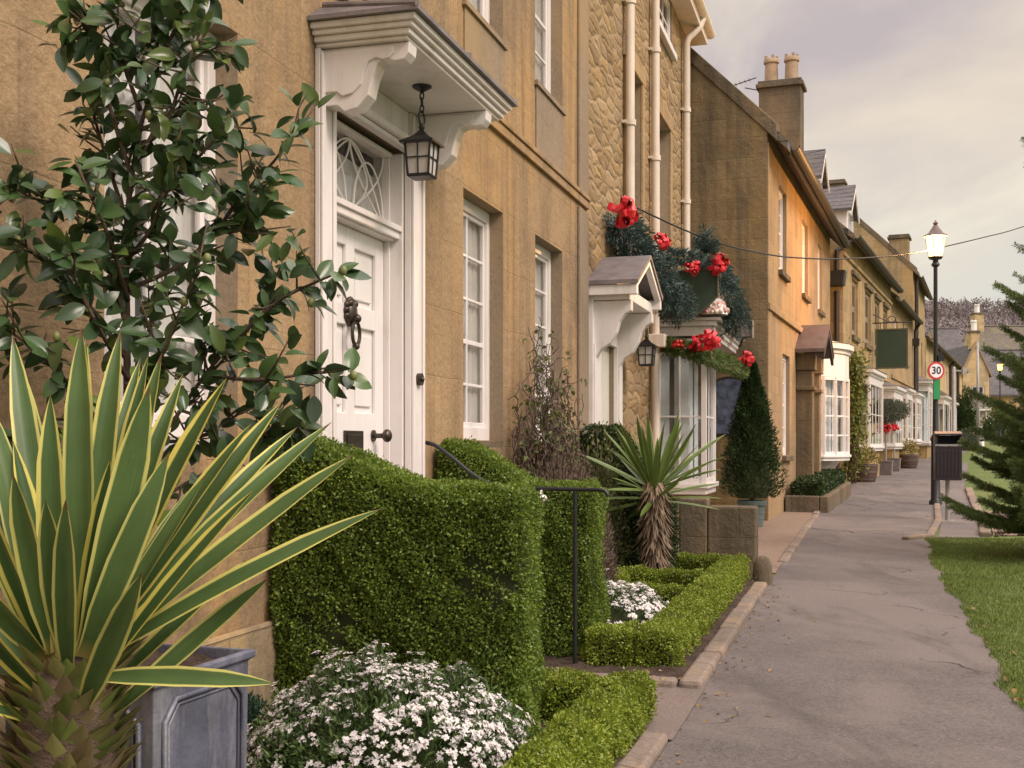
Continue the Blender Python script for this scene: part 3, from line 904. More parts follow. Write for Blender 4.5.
# flat hood on scrolled brackets
mb = MB()
hx0, hx1, hv = 5.78, 7.32, .50
mb.box(hx0 + .04, hx1 - .04, -(hv - .04), -.003, 3.10, 3.118)
for o_, a, b in ((.02, 3.1185, 3.146), (.0, 3.1465, 3.17), (-.02, 3.1705, 3.20)):
    mb.box(hx0 + o_, hx1 - o_, -(hv - o_), -.003, a, b)
hood = mb.build('door_hood', M['white'], hA, bevel=.006)
mb = MB()
b0 = [(hx0 + -.045, -.003, 3.2005), (hx0 - .045, -hv - .045, 3.2005), (hx1 + .045, -hv - .045, 3.2005), (hx1 + .045, -.003, 3.2005)]
b1 = [(x, y, z + .02) for x, y, z in b0]
tp = [(hx0 + .1, -.003, 3.31), (hx1 - .1, -.003, 3.31)]
for i in range(3): mb.face([b0[i], b0[i + 1], b1[i + 1], b1[i]])
mb.face(b0); mb.face([b1[1], b1[2], tp[1], tp[0]]); mb.face([b1[0], b1[1], tp[0]]); mb.face([b1[2], b1[3], tp[1]]); mb.face([b1[0], tp[0], tp[1], b1[3], b0[3], b0[0]])
mb.tube([(hx0 + .1, -.02, 3.315), (hx0 - .04, -hv - .04, 3.225)], .018, 8); mb.tube([(hx1 - .1, -.02, 3.315), (hx1 + .04, -hv - .04, 3.225)], .018, 8)
mb.tube([(6.5, -.02, 3.315), (6.5, -hv - .04, 3.225)], .018, 8)
mb.build('hood_roof', M['lead'], hood)
prof = [(0.003, 2.832), (.10, 2.832), (.135, 2.80), (.20, 2.815), (.255, 2.87), (.275, 2.95), (.30, 3.01), (.345, 3.03), (.385, 3.015), (.43, 3.02), (.455, 3.05), (.46, 3.098), (.003, 3.098)]
for x in (5.85, 7.03):
    mb = MB(); mb.prism(prof, lambda p, q, t: (t, -p, q), x, x + .10)
    mb.prism([(p[0] * .8 + .02, 2.94 + (p[1] - 2.94) * .72 + .03) for p in prof], lambda p, q, t: (t, -p, q), x - .012, x + .112)
    mb.build('bracket', M['white'], hood, bevel=.005)


def lantern(name, label, base, s=1.0, chain=None, wallarm=None, group=None):
    t = thing(name, label, 'lantern', base, FA.ang, group)
    f = MB(); h = .20 * s; r = .085 * s; rb = .07 * s
    # four tapered glass sides held by iron bars
    for i in range(4):
        a = pi / 4 + i * pi / 2; b = a + pi / 2
        f.tube([(rb * 1.41 * math.cos(a), rb * 1.41 * math.sin(a), 0), (r * 1.41 * math.cos(a), r * 1.41 * math.sin(a), h)], .008 * s, 6)
        f.tube([(rb * 1.41 * math.cos(a), rb * 1.41 * math.sin(a), 0), (rb * 1.41 * math.cos(b), rb * 1.41 * math.sin(b), 0)], .009 * s, 6)
        mid = lambda z, rr: ((rr * (math.cos(a) + math.cos(b)) / 2 * 1.41, rr * (math.sin(a) + math.sin(b)) / 2 * 1.41, z))
        f.tube([mid(0, rb), mid(h, r)], .005 * s, 5)
        z = h * .55; rr = rb + (r - rb) * .55
        f.tube([(rr * 1.41 * math.cos(a), rr * 1.41 * math.sin(a), z), (rr * 1.41 * math.cos(b), rr * 1.41 * math.sin(b), z)], .005 * s, 5)
    f.lathe([(rb * 1.41, -.012 * s), (rb * 1.41, 0.0)], (0, 0, 0), 4, pi / 4)
    fo = f.build('lantern_frame', M['black'], t)
    g = MB(); g.lathe([(rb * 1.33, .004 * s), (r * 1.33, h)], (0, 0, 0), 4, pi / 4); g.build('lantern_glass', M['frost'], t)
    c = MB()
    c.lathe([(r * 1.41 * 1.32, h), (r * 1.41 * 1.36, h + .012 * s), (r * .8, h + .055 * s), (r * .35, h + .085 * s), (.015 * s, h + .10 * s)], (0, 0, 0), 4, pi / 4)
    c.lathe([(.012 * s, h + .09 * s), (.022 * s, h + .115 * s), (.012 * s, h + .14 * s)], (0, 0, 0), 8)
    c.tube([(.05 * s * math.sin(a), 0, h + .17 * s - .05 * s * math.cos(a)) for a in np.linspace(0, 2 * pi, 21)], .007 * s, 6)
    c.build('lantern_cap', M['black'], t)
    if chain:
        k = MB(); z = h + .215 * s; n = int((chain - z) / .032)
        for i in range(n):
            zc = z + (i + .5) * (chain - z) / n; fl = i % 2
            k.tube([((.010 * math.cos(a) if fl else 0), (0 if fl else .010 * math.cos(a)), zc + .021 * math.sin(a)) for a in np.linspace(0, 2 * pi, 11)], .0042, 5)
        k.lathe([(.012, chain - .03), (.05, chain - .008), (.052, chain)], (0, 0, 0), 12)
        k.build('chain', M['black'], t)
    if wallarm:
        k = MB(); z = h + .215 * s
        k.tube([(0, 0, z), (0, 0, z + .03), (0, wallarm * .5, z + .1), (0, wallarm, z + .06)], .009, 6)
        k.box(-.03, .03, wallarm - .012, wallarm, z - .05, z + .14)
        k.build('wall_arm', M['black'], t)
    return t


lantern('hanging_lantern', 'black iron lantern hanging on a chain under the flat white door hood', (*FA.p(6.52, .27, 0)[:2], 2.635), .80, chain=3.1 - 2.635)

# ---------------------------------------------------------------- house A2 (golden rubble house with the shop)
hR = thing('rubble_house', 'golden rubble stone house with cream downpipes, gabled white door hood and a shop bay', 'house', (*FA.p(11.6, 0, 0)[:2], 0), FA.ang)
o = 11.6
H2 = [(13.55 - o, 14.45 - o, 3.85, 5.42), (15.62 - o, 16.6 - o, 3.8, 5.42), (15.5 - o, 16.85 - o, 6.52, 7.22)]
D2 = (12.0 - o, 12.85 - o, .40, 2.25)
shell(hR, 0.003, 18.66 - o, 8, 0, 7.42, 4, 10.9, H2 + [D2], M['rubble'], M['gable'], M['tiles'], reveal=M['reveal'], depth=.15, over=.22)
for a, b, c, d in H2[:2]: sash(hR, a, b, c, d, .12, 2, 4, sill='reveal')
sash(hR, *H2[2], .02, 3, 2, sill='white', curtain=False)
mb = MB()
for a, b, c, d in H2[:2]:
    mb.box(a - .16, a - .003, -.03, -.002, c - .1, d); mb.box(b + .003, b + .16, -.03, -.002, c - .1, d); mb.box(a - .2, b + .2, -.033, -.002, d + .002, d + .22)
mb.build('window_dressing', M['ashlar'], hR, bevel=.006)
mb = MB(); mb.box(.01, 7.05, -.26, -.003, 7.2, 7.33); mb.build('soffit', M['cream'], hR)
gutter(hR, .01, 7.2, 7.40, -.29, .075, 'cream')
mb = MB()
for z in np.arange(.2, 7.1, .32):
    w_ = .34 if int(z / .32) % 2 else .22
    mb.box(7.06 - w_, 7.055, -.012, -.002, z, z + .312)
mb.build('quoin', M['ashlar'], hR, bevel=.006)
pipe(hR, 13.40 - o, 2.9, 8.3, clips=(3.4, 4.7, 6.0), r=.05)
pipe(hR, 15.06 - o, .3, 8.3, clips=(3.4, 4.7, 6.0), r=.05)
pipe(hR, 17.75 - o, 2.85, 6.95, clips=(3.4, 4.7, 6.0), r=.05, top=[(17.75 - o, -.1, 7.02), (17.85 - o, -.25, 7.2), (17.9 - o, -.29, 7.34)])
mb = MB(); mb.box(14.96 - o, 15.16 - o, -.2, -.004, 2.42, 2.58); mb.build('rainwater_head', M['cream'], hR, bevel=.01)
# door 2
mb = MB()
for a, b in ((11.66, 11.995), (12.855, 13.06)):
    mb.box(a - o, b - o, -.05, -.002, .2, 2.66)
    mb.box(a - o + .03, b - o - .03, -.066, -.051, .4, 2.2)
mb.box(12.0 - o, 12.85 - o, -.045, -.002, 2.252, 2.66)
mb.build('door_surround', M['white'], hR, bevel=.005)
mb = MB(); a, b = 12.002 - o, 12.848 - o
mb.box(a, b, .04, .07, .4, 2.248)
for i in range(5): mb.box(a + .05 + i * .14, a + .05 + i * .14 + .13, .032, .039, .5, 2.2)
d2 = mb.build('front_door', M['sage'], hR, bevel=.003)
mb = MB(); mb.tube([(12.4 - o, .031, 1.28), (12.4 - o, .018, 1.28)], .062, 16); mb.ball((12.4 - o, .0, 1.28), .035, 12, 8)
mb.build('door_knob', M['brass'], d2, smooth='auto')
mb = MB(); mb.box(11.7 - o, 13.1 - o, -.45, -.001, -.2, .28); mb.build('doorstep', M['slab'], hR, bevel=.015)
# gabled hood
mb = MB(); x0, x1, xm = 11.64 - o, 13.0 - o, 12.32 - o; zE, zA, v = 2.70, 3.0, .44
mb.prism([(x0 + .03, zE - .1), (x1 - .03, zE - .1), (x1 - .03, zE), (x0 + .03, zE)], lambda p, q, t: (p, t, q), -v + .05, -.003)
for s, xa in ((0, x0), (1, x1)):
    q = [(xa, zE + .0), (xm, zA), (xm, zA + .06), (xa, zE + .06)]
    mb.prism(q, lambda p, z, t: (p + (s - .5) * .001, t, z), -v - .03, -v + .03)
mb.box(x0 - .034, x0 + .05, -v - .031, -.003, zE - .06, zE + .034); mb.box(x1 - .05, x1 + .034, -v - .031, -.003, zE - .06, zE + .034)
mb.prism([(x0 - .03, zE - .0005), (x1 + .03, zE - .0005), (x1 + .03, zE + .03), (xm, zA + .045), (x0 - .03, zE + .03)], lambda p, q, t: (p, t, q), -v + .16, -.0035)
hood2 = mb.build('door_hood', M['white'], hR, bevel=.004)
mb = MB()
for s, xa in ((-1, x0), (1, x1)):
    q = [(xa + s * .05, zE + .035), (xm + s * .0006, zA + .064), (xm + s * .0006, zA + .10), (xa + s * .05, zE + .075)]
    mb.prism(q, lambda p, z, t: (p, t, z), -v - .045, -.003)
mb.build('hood_roof', M['lead'], hood2)
prof2 = [(0.003, 2.05), (.06, 2.06), (.11, 2.14), (.20, 2.2), (.26, 2.3), (.29, 2.40), (.34, 2.47), (.40, 2.50), (.40, 2.596), (.003, 2.596)]
for x in (11.70 - o, 12.86 - o):
    mb = MB(); mb.prism(prof2, lambda p, q, t: (t, -p, q), x, x + .11); mb.build('bracket', M['white'], hood2, bevel=.006)
lantern('wall_lantern', 'small black lantern on the stone wall beside the gabled door hood', FA.p(13.36, .26, 2.10), .95, wallarm=.25)
# shop bay and the cornice that runs on to the corner
bay(hR, [(15.50 - o, -.002), (15.50 - o, -.6), (16.45 - o, -.6), (16.45 - o, -.002)], .78, 2.42, 2, [2, 2, 1], .14, .14, .06, riser='ashlar', zbase=0, roof_rise=.02, curtain=True)
mb = MB(); x0, x1 = 15.36 - o, 18.52 - o
mb.box(x0 + .05, x1 - .05, -.70, -.003, 2.585, 2.70); mb.box(x0, x1, -.76, -.003, 2.702, 2.76); mb.box(x0 - .04, x1 + .03, -.82, -.003, 2.762, 2.80)
for i in range(34):
    mb.box(x0 + .1 + i * .088, x0 + .14 + i * .088, -.735, -.702, 2.64, 2.70)
shopc = mb.build('shop_cornice', M['white'], hR, bevel=.006)
mb = MB(); a = [(x0 - .06, -.86, 2.803), (x1 + .03, -.86, 2.803), (x1 + .03, -.003, 2.803), (x0 - .06, -.003, 2.803)]
tp = [(x0 + .15, -.003, 3.12), (x1 + .03, -.003, 3.12)]
mb.face(a); mb.face([a[0], a[1], tp[1], tp[0]]); mb.face([a[0], tp[0], a[3]]); mb.face([a[1], a[2], tp[1]]); mb.face([a[2], a[3], tp[0], tp[1]])
mb.build('shop_roof', M['copper'], shopc)
mb = MB()
mb.box(16.62 - o, 18.3 - o, -.03, -.002, .3, 2.45)
sw = mb.build('shop_window', M['white'], hR)
mb = MB(); mb.box(16.7 - o, 18.22 - o, -.04, -.031, .8, 2.38); mb.build('pane', M['glassd'], sw)

# ---------------------------------------------------------------- house B (gable to us, lit by the lamp)
hB = thing('gabled_house', 'stone house with dark weathered gable end, orange lit front and white bow window', 'house', (*FB.o, .1), FB.ang)
ABSZ[hB.name] = .1
LB = 9.7
UB = [(1.28, 2.2, 4.0, 5.35), (4.37, 5.3, 4.0, 5.35), (7.1, 8.0, 4.0, 5.35)]
GB = [(1.72, 2.6, 1.08, 2.72)]
DB = (3.85, 4.65, .35, 2.35)
shell(hB, 0, LB, 7, .1, 5.86, 3.3, 9.1, UB + GB + [DB], M['ashlar'], M['gable'], M['tiles'], over=.3, reveal=M['reveal'], depth=.09, coping=(.14,))
for q in UB: sash(hB, *q, .06, 2, 4, sill='lowwall')
for q in GB: sash(hB, *q, .06, 2, 4, sill='lowwall')
mb = MB(); mb.box(0.01, LB - .01, -.05, -.002, 3.24, 3.34); mb.build('string_course', M['ashlar'], hB, bevel=.008)
mb = MB(); mb.box(.02, .42, -.02, -.001, .12, 3.235); mb.box(.02, .42, -.02, -.001, 3.345, 5.7); mb.build('quoin', M['ashlar'], hB, bevel=.006)
gutter(hB, .3, LB - .02, 5.68, -.36, .08)
mb = MB(); mb.box(.3, LB - .02, -.3, -.27, 5.55, 5.74); mb.build('fascia_board', M['rail'], hB)
stack(hB, 9.05, .98, .6, .90, 5.9, 9.22, 'lowwall', ((0, -.22), (0, .22)), poth=.55, potr=.15)
# TV aerial on the chimney
mb = MB(); q = np.array([9.05, 1.43, 9.1]); mb.tube([q, q + (0, .35, .1)], .012, 5); mb.tube([q + (0, .1, .3), q + (0, 1.15, .05)], .012, 5)
for i in range(9):
    s = q + (0, .25 + i * .1, .265 - i * .024); mb.tube([s + (-.13, 0, 0), s + (.13, 0, 0)], .006, 4)
mb.build('aerial', M['black'], hB)
# porch
mb = MB()
mb.box(3.5, 3.78, -.28, -.002, .1, 2.55); mb.box(3.46, 3.82, -.32, -.002, 2.2, 2.27); mb.box(3.46, 3.82, -.32, -.002, 2.552, 2.84)
mb.box(3.46, 3.82, -.31, -.003, .1, .35)
pb = mb.build('porch_pier', M['lowwall'], hB, bevel=.012)
mb = MB(); mb.box(4.7, 4.95, -.28, -.002, .1, 2.55); mb.box(4.66, 4.99, -.32, -.002, 2.2, 2.27); mb.box(4.66, 4.99, -.32, -.002, 2.552, 2.84); mb.box(4.66, 4.99, -.31, -.003, .1, .35)
mb.build('porch_pier', M['ashlar'], hB, bevel=.012)
mb = MB(); xm = 4.22
for s, xa in ((-1, 3.3), (1, 5.14)):
    mb.prism([(xa, 2.85), (xm + s * .001, 3.32), (xm + s * .001, 3.40), (xa, 2.91)], lambda p, z, t: (p, t, z), -.5, -.003)
mb.build('porch_roof', M['copper'], hB)
mb = MB()
for s, xa in ((-1, 3.34), (1, 5.10)):
    mb.prism([(xa, 2.72), (xm + s * .001, 3.2), (xm + s * .001, 3.315), (xa, 2.845)], lambda p, z, t: (p, t, z), -.49, -.44)
mb.build('bargeboard', M['rail'], hB)
mb = MB(); mb.box(3.855, 4.645, .1, .15, .35, 2.345); mb.build('front_door', M['rail'], hB)
mb = MB(); mb.box(3.8, 4.68, -.3, -.001, -.1, .33); mb.build('doorstep', M['slab'], hB, bevel=.01)
bow = [(6.9 - 1.15 * math.cos(a), -.60 * math.sin(a) - .002) for a in np.linspace(0, pi, 9)]
bay(hB, bow, 1.06, 2.56, 4, [1, 1, 1, 1, 1, 1, 1, 1], .12, .36, .12, frz=.3, roofm='white2', roof_rise=.12, curtain=True, bar=.03)
mb = MB()
for x in (6.1, 7.7): mb.prism([(0.002, .45), (.06, .45), (.36, .9), (.36, .935), (.002, .935)], lambda p, q, t: (t, -p, q), x, x + .1)
mb.box(6.0, 7.8, -.05, -.002, .3, .934)
mb.build('bow_bracket', M['white2'], hB)
# arched opening low in the gable end
mb = MB(); g = [(.55 + .36 * math.cos(a), 1.95 + .32 * math.sin(a)) for a in np.linspace(0, pi, 12)]
mb.prism([(.91, 1.38)] + g + [(.19, 1.38)], lambda p, q, t: (t, p, q), -.012, -.002)
sw = mb.build('side_window', M['rail'], hB)
mb = MB(); mb.prism([(.87, 1.42)] + [(.55 + (p - .55) * .9, 1.95 + (q - 1.95) * .88) for p, q in g] + [(.23, 1.42)], lambda p, q, t: (t, p, q), -.02, -.0125)
mb.build('pane', M['bluepane'], sw)

# ---------------------------------------------------------------- house C1
hC = thing('corner_house', 'tall brown stone house behind the lamp lit front, slate dormers and stone mullioned windows', 'house', (*FC.o, .4), FC.ang)
ABSZ[hC.name] = .4
LC = 10.45
UC = [(1.5, 2.6, 3.85, 5.2), (4.0, 5.3, 3.85, 5.2), (6.2, 7.3, 3.85, 5.2), (8.3, 9.4, 3.85, 5.2)]
DC = (5.35, 6.15, .6, 2.75)
shell(hC, 0, LC, 7, .4, 6.05, 3.3, 9.0, UC + [DC], M['ashlar2'], M['ashlar2'], M['tiles'], over=.25, depth=.08)
for q in UC:
    sash(hC, *q, .05, 2, 2, sill=None, curtain=False, mat='reveal', bar=.09, fr=.09)
    mb = MB(); a, b, c, d = q
    mb.box(a - .12, b + .12, -.07, -.002, d + .06, d + .16); mb.box(a - .06, b + .06, -.06, -.002, c - .12, c - .002)
    mb.build('hood_mould', M['lowwall'], hC)
mb = MB(); mb.box(.01, LC - .01, -.05, -.002, 3.1, 3.2); mb.box(.01, LC - .01, -.05, -.002, 5.5, 5.58); mb.build('string_course', M['ashlar2'], hC, bevel=.008)
gutter(hC, 0, LC - .02, 5.93, -.3, .08)
mb = MB(); mb.tube([(-.08, .12, .6), (-.08, .12, 4.7)], .055, 8); mb.tube([(-.08, .12, 4.95), (-.08, .12, 5.6), (.1, -.2, 5.86)], .055, 8); mb.build('downpipe', M['rail'], hC)
mb = MB(); mb.prism([(-.0, 4.80), (.34, 4.80), (.38, 5.14), (-.04, 5.14)], lambda p, q, t: (t, p - .05, q), -.30, -.003); mb.build('rainwater_head', M['black'], hC, bevel=.02)
bay(hC, [(1.6, -.002), (1.6, -.38), (4.3, -.38), (4.3, -.002)], 1.22, 2.75, 2, [1, 4, 1], .12, .3, .12, riser='ashlar2', zbase=.3, roofm='lead', roof_rise=.15)
mb = MB(); mb.box(DC[0] - .25, DC[0] - .003, -.08, -.002, .4, 2.9); mb.box(DC[1] + .003, DC[1] + .25, -.08, -.002, .4, 2.9); mb.box(DC[0] - .32, DC[1] + .32, -.2, -.002, 2.902, 3.08)
ds = mb.build('door_surround', M['white2'], hC, bevel=.008)
mb = MB(); mb.box(DC[0] + .003, DC[1] - .003, .05, .1, .55, 2.74); mb.build('front_door', M['white2'], hC)
bay(hC, [(7.2, -.002), (7.2, -.4), (9.6, -.4), (9.6, -.002)], 1.25, 2.6, 3, [1, 4, 1], .12, .3, .12, riser='ashlar2', zbase=.3, roofm='lead', roof_rise=.15)
dormer(hC, 1.3, .72, .95, 6.75, 8.15, 1.9); dormer(hC, 4.4, .42, 1.3, 6.45, 7.9, 2.0)
stack(hC, 9.0, 2.6, .6, 1.2, 7.9, 9.45, 'ashlar2', ((0, -.3),), poth=.45)

# ---------------------------------------------------------------- house C2
x2, y2 = FC.p(LC, 0, 0)[:2]
hC2 = thing('terrace_house', 'lower stone terrace house with plain eaves between the hanging sign and the tall gable', 'house', (x2, y2, .57), FC.ang)
ABSZ[hC2.name] = .57
UC2 = [(1.2, 2.1, 4.0, 5.2), (4.6, 5.5, 4.0, 5.2)]
shell(hC2, .004, 7.8, 7, .57, 5.8, 3.3, 8.3, UC2, M['ashlar'], M['ashlar'], M['tiles'], over=.25)
for q in UC2: sash(hC2, *q, .05, 2, 3, sill='lowwall', curtain=False)
gutter(hC2, 0.01, 7.7, 5.68, -.3, .08)
mb = MB(); mb.box(.01, 7.79, -.05, -.002, 3.3, 3.4); mb.build('string_course', M['ashlar'], hC2)
bay(hC2, [(1.2, -.002), (1.2, -.35), (3.1, -.35), (3.1, -.002)], 1.4, 2.75, 3, [1, 3, 1], .12, .28, .12, riser='ashlar', zbase=.5, roof_rise=.12)
bay(hC2, [(4.7, -.002), (4.7, -.35), (6.6, -.35), (6.6, -.002)], 1.4, 2.75, 3, [1, 3, 1], .12, .28, .12, riser='ashlar', zbase=.5, roof_rise=.12)
mb = MB(); mb.tube([(7.6, -.1, .6), (7.6, -.1, 5.4), (7.6, -.25, 5.65)], .06, 8); mb.box(7.48, 7.72, -.24, -.003, 4.85, 5.1); mb.build('downpipe', M['rail'], hC2)

# ---------------------------------------------------------------- house D
hD = thing('steep_gable_house', 'tall narrow stone house with steep coped gable rising above the lower terrace roofs', 'house', (*FD.o, .73), FD.ang)
ABSZ[hD.name] = .73
shell(hD, 0, 7.9, 6.4, .73, 7.6, 3.0, 10.5, [(2.5, 3.4, 3.9, 5.4), (5.2, 6.1, 3.9, 5.4)], M['ashlar2'], M['ashlar2'], M['tiles'], over=.2, coping=(.14,))
for q in [(2.5, 3.4, 3.9, 5.4), (5.2, 6.1, 3.9, 5.4)]: sash(hD, *q, .05, 2, 3, sill='lowwall', curtain=False)
gutter(hD, .3, 7.8, 7.45, -.26, .08)
stack(hD, .5, 2.9, .5, .9, 10.2, 11.2, 'lowwall'); stack(hD, 1.2, .55, .7, .7, 7.6, 9.1, 'ashlar2')
mb = MB(); mb.tube([(.45, -.1, .8), (.45, -.1, 7.4)], .07, 8); mb.build('downpipe', M['rail'], hD)
bay(hD, [(.9, -.002), (.9, -.5), (3.6, -.5), (3.6, -.002)], 1.35, 3.3, 3, [2, 4, 1], .12, .34, .14, riser='ashlar2', zbase=.6, roof_rise=.2, curtain=True)
mb = MB(); mb.box(4.6, 7.4, -.08, -.002, 1.2, 3.0); sf = mb.build('shop_front', M['white2'], hD)
mb = MB(); mb.box(4.8, 5.9, -.095, -.081, 1.4, 2.7); mb.box(6.1, 7.2, -.095, -.081, 1.4, 2.7); mb.build('pane', M['glassd'], sf)

# ---------------------------------------------------------------- house E
hE = thing('long_stone_house', 'long low stone terrace with sloping roofline and red chimney pot beyond the lamp post', 'house', (*FE.o, .9), FE.ang)
ABSZ[hE.name] = .9
UE = [(2.5, 3.5, 4.0, 5.0), (6.5, 7.5, 4.0, 5.0), (11, 12, 4.0, 5.0), (16, 17, 4.0, 5.0), (20.5, 21.5, 4.0, 5.0)]
GE = [(11, 12.2, 1.7, 3.0), (19.5, 20.5, 1.8, 3.0)]
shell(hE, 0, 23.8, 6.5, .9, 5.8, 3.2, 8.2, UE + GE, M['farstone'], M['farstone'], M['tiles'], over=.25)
for q in UE + GE: sash(hE, *q, .05, 2, 3, sill=None, curtain=False, bar=.04)
bay(hE, [(1.4, -.002), (1.4, -.6), (4.6, -.6), (4.6, -.002)], 1.7, 3.1, 1, [2, 3, 1], .12, .3, .14, riser='farstone', zbase=.8, roofm='tiles', roof_rise=.55)
bay(hE, [(6.2, -.002), (6.2, -.6), (9.2, -.6), (9.2, -.002)], 1.7, 3.0, 1, [2, 3, 1], .12, .3, .14, riser='farstone', zbase=.8, roofm='tiles', roof_rise=.55)
stack(hE, 7.6, 1.7, .7, .9, 7.0, 8.4, 'farstone', ((0, 0),), 'redpot', .8, .2)
mb = MB(); mb.box(7.15, 8.05, 1.15, 2.25, 7.75, 8.1); mb.build('brick_band', M['redpot'], hE)
stack(hE, 22.8, 3.2, .7, 1.0, 8.0, 9.6, 'farstone')
gutter(hE, .01, 23.7, 5.66, -.3, .08)
for x in (12.9, 18.6):
    mb = MB(); mb.tube([(x, -.1, 1), (x, -.1, 5.4), (x, -.28, 5.6)], .08, 8); mb.build('downpipe', M['rail'], hE)

# ---------------------------------------------------------------- far houses closing the street
def facing(name, label, px0, px1, d, zb, ze, zr, dep, wm, rm, wins=(), gable=False):
    """a far house whose long side (or gable) faces the camera"""
    x0 = (px0 - 512) / FPX * d; x1 = (px1 - 512) / FPX * d; L = x1 - x0
    r = thing(name, label, 'house', (x0, d, zb), 0.0); ABSZ[r.name] = zb
    if not gable:
        shell(r, 0, L, dep, zb, ze, dep / 2, zr, list(wins), wm, wm, rm, over=.3)
        for q in wins: sash(r, *q, .05, 2, 2, sill=None, curtain=False, bar=.05)
    else:
        mb = MB(); wall_front(mb, 0, L, zb - .5, ze, list(wins), .15)
        mb.face([(0, 0, ze), (L, 0, ze), (L / 2, 0, zr)])
        mb.face([(0, 0, zb - .5), (0, dep, zb - .5), (0, dep, ze), (0, 0, ze)]); mb.face([(L, 0, zb - .5), (L, dep, zb - .5), (L, dep, ze), (L, 0, ze)])
        mb.face([(0, dep, zb - .5), (L, dep, zb - .5), (L, dep, ze), (L / 2, dep, zr), (0, dep, ze)])
        mb.build('wall', wm, r)
        rf = MB()
        for s, xa in ((-1, -.15), (1, L + .15)):
            e = ze - .15 * (zr - ze) / (L / 2)
            rf.prism([(xa, e), (L / 2 + s * .001, zr), (L / 2 + s * .001, zr + .16), (xa, e + .16)], lambda p, z, t: (p, t, z), .1, dep)
        rf.build('roof', rm, r)
        cp = MB()
        for s, xa in ((-1, -.15), (1, L + .15)):
            e = ze - .15 * (zr - ze) / (L / 2)
            cp.prism([(xa, e + .02), (L / 2 + s * .001, zr + .02), (L / 2 + s * .001, zr + .32), (xa, e + .3)], lambda p, z, t: (p, t, z), -.1, .095)
        cp.build('gable_coping', M['reveal'], r)
        for q in wins: sash(r, *q, .05, 2, 2, sill=None, curtain=False, bar=.05)
    return r


zf = gz(84)
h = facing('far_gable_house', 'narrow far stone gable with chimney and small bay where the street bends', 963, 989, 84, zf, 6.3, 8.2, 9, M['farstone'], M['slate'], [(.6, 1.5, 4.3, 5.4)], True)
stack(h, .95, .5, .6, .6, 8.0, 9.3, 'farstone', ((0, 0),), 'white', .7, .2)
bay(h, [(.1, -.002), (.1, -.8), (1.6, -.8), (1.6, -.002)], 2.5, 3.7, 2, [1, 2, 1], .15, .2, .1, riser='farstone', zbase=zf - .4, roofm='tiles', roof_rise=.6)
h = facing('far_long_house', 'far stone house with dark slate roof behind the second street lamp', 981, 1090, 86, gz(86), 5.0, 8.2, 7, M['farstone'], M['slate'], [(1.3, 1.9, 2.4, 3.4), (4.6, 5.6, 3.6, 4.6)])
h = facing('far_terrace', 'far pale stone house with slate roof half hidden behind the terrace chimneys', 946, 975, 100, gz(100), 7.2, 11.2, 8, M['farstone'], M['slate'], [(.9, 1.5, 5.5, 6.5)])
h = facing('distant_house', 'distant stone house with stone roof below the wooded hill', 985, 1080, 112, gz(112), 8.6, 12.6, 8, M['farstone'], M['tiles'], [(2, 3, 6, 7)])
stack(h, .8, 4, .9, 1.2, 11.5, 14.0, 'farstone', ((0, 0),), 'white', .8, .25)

# ================================================================ ground, path, beds
KN = list(_K[:, 0])


def strip(name, rows, dz, mat, label=None, kind='structure'):
    ys = sorted({r[0] for r in rows} | {k for k in KN if rows[0][0] < k < rows[-1][0]})
    yr = [r[0] for r in rows]
    mb = MB()
    L = [(float(np.interp(y, yr, [r[1] for r in rows])), y, gz(y) + dz) for y in ys]
    Rr = [(float(np.interp(y, yr, [r[2] for r in rows])), y, gz(y) + dz) for y in ys]
    for i in range(len(ys) - 1): mb.face([L[i], Rr[i], Rr[i + 1], L[i + 1]])
    o = mb.build(name, mat)
    return tag(o, label, None, None, kind)


LE = [(-3, -1.67), (10.5, 2.245), (17, 4.2), (22.9, 6.05), (26.9, 7.2), (36.5, 11.35), (43.7, 14.4), (51, 17.4), (72.3, 26.9), (80, 31), (82, 31.8)]
RE = [(-3, .0), (4, 1.98), (6.12, 2.54), (7.7, 3.03), (9.5, 3.53), (11.9, 4.2), (14.8, 5.15), (17.5, 6.17), (25, 8.8), (40, 14.6), (60, 23.0), (80, 31.6), (82, 32.4)]
ly = lambda y: float(np.interp(y, [a for a, _ in LE], [b for _, b in LE]))
ry = lambda y: float(np.interp(y, [a for a, _ in RE], [b for _, b in RE]))
ys = sorted({a for a, _ in LE} | {a for a, _ in RE} | set(np.arange(-2.5, 16, .33)))
gs = lambda y: .02 * math.sin(y * 2.9) + .015 * math.sin(y * 6.7 + 1) + .012 * math.sin(y * 15)
strip('ground', [(-80, -500, 700), (1500, -500, 700)], 0, M['grass'])
strip('footpath', [(y, ly(y), ry(y) + (gs(y) if y < 15 else 0)) for y in ys], .008, M['asphalt'])
strip('road', [(y, ry(y) + 6.5, ry(y) + 12.5) for y in sorted(a for a, _ in RE)], .004, M['road'])
strip('side_paving', [(y, ry(y) + .10, ry(y) + .62) for y in (14.9, 17.5, 25, 40)], .012, M['asphalt'])
strip('gravel_patch', [(y, ry(y) + .80, ry(y) + 2.6) for y in (15.2, 17.5, 19.5)], .012, M['forecourt'])
strip('forecourt', [(y, max(ly(y) - 2.2, .29 * y - 2.54 - .02) if y < 17 else ly(y) - 1.5, ly(y) - .004) for y in (11.3, 13, 15, 17, 18.5, 22.9, 26.9)], .010, M['forecourt'])


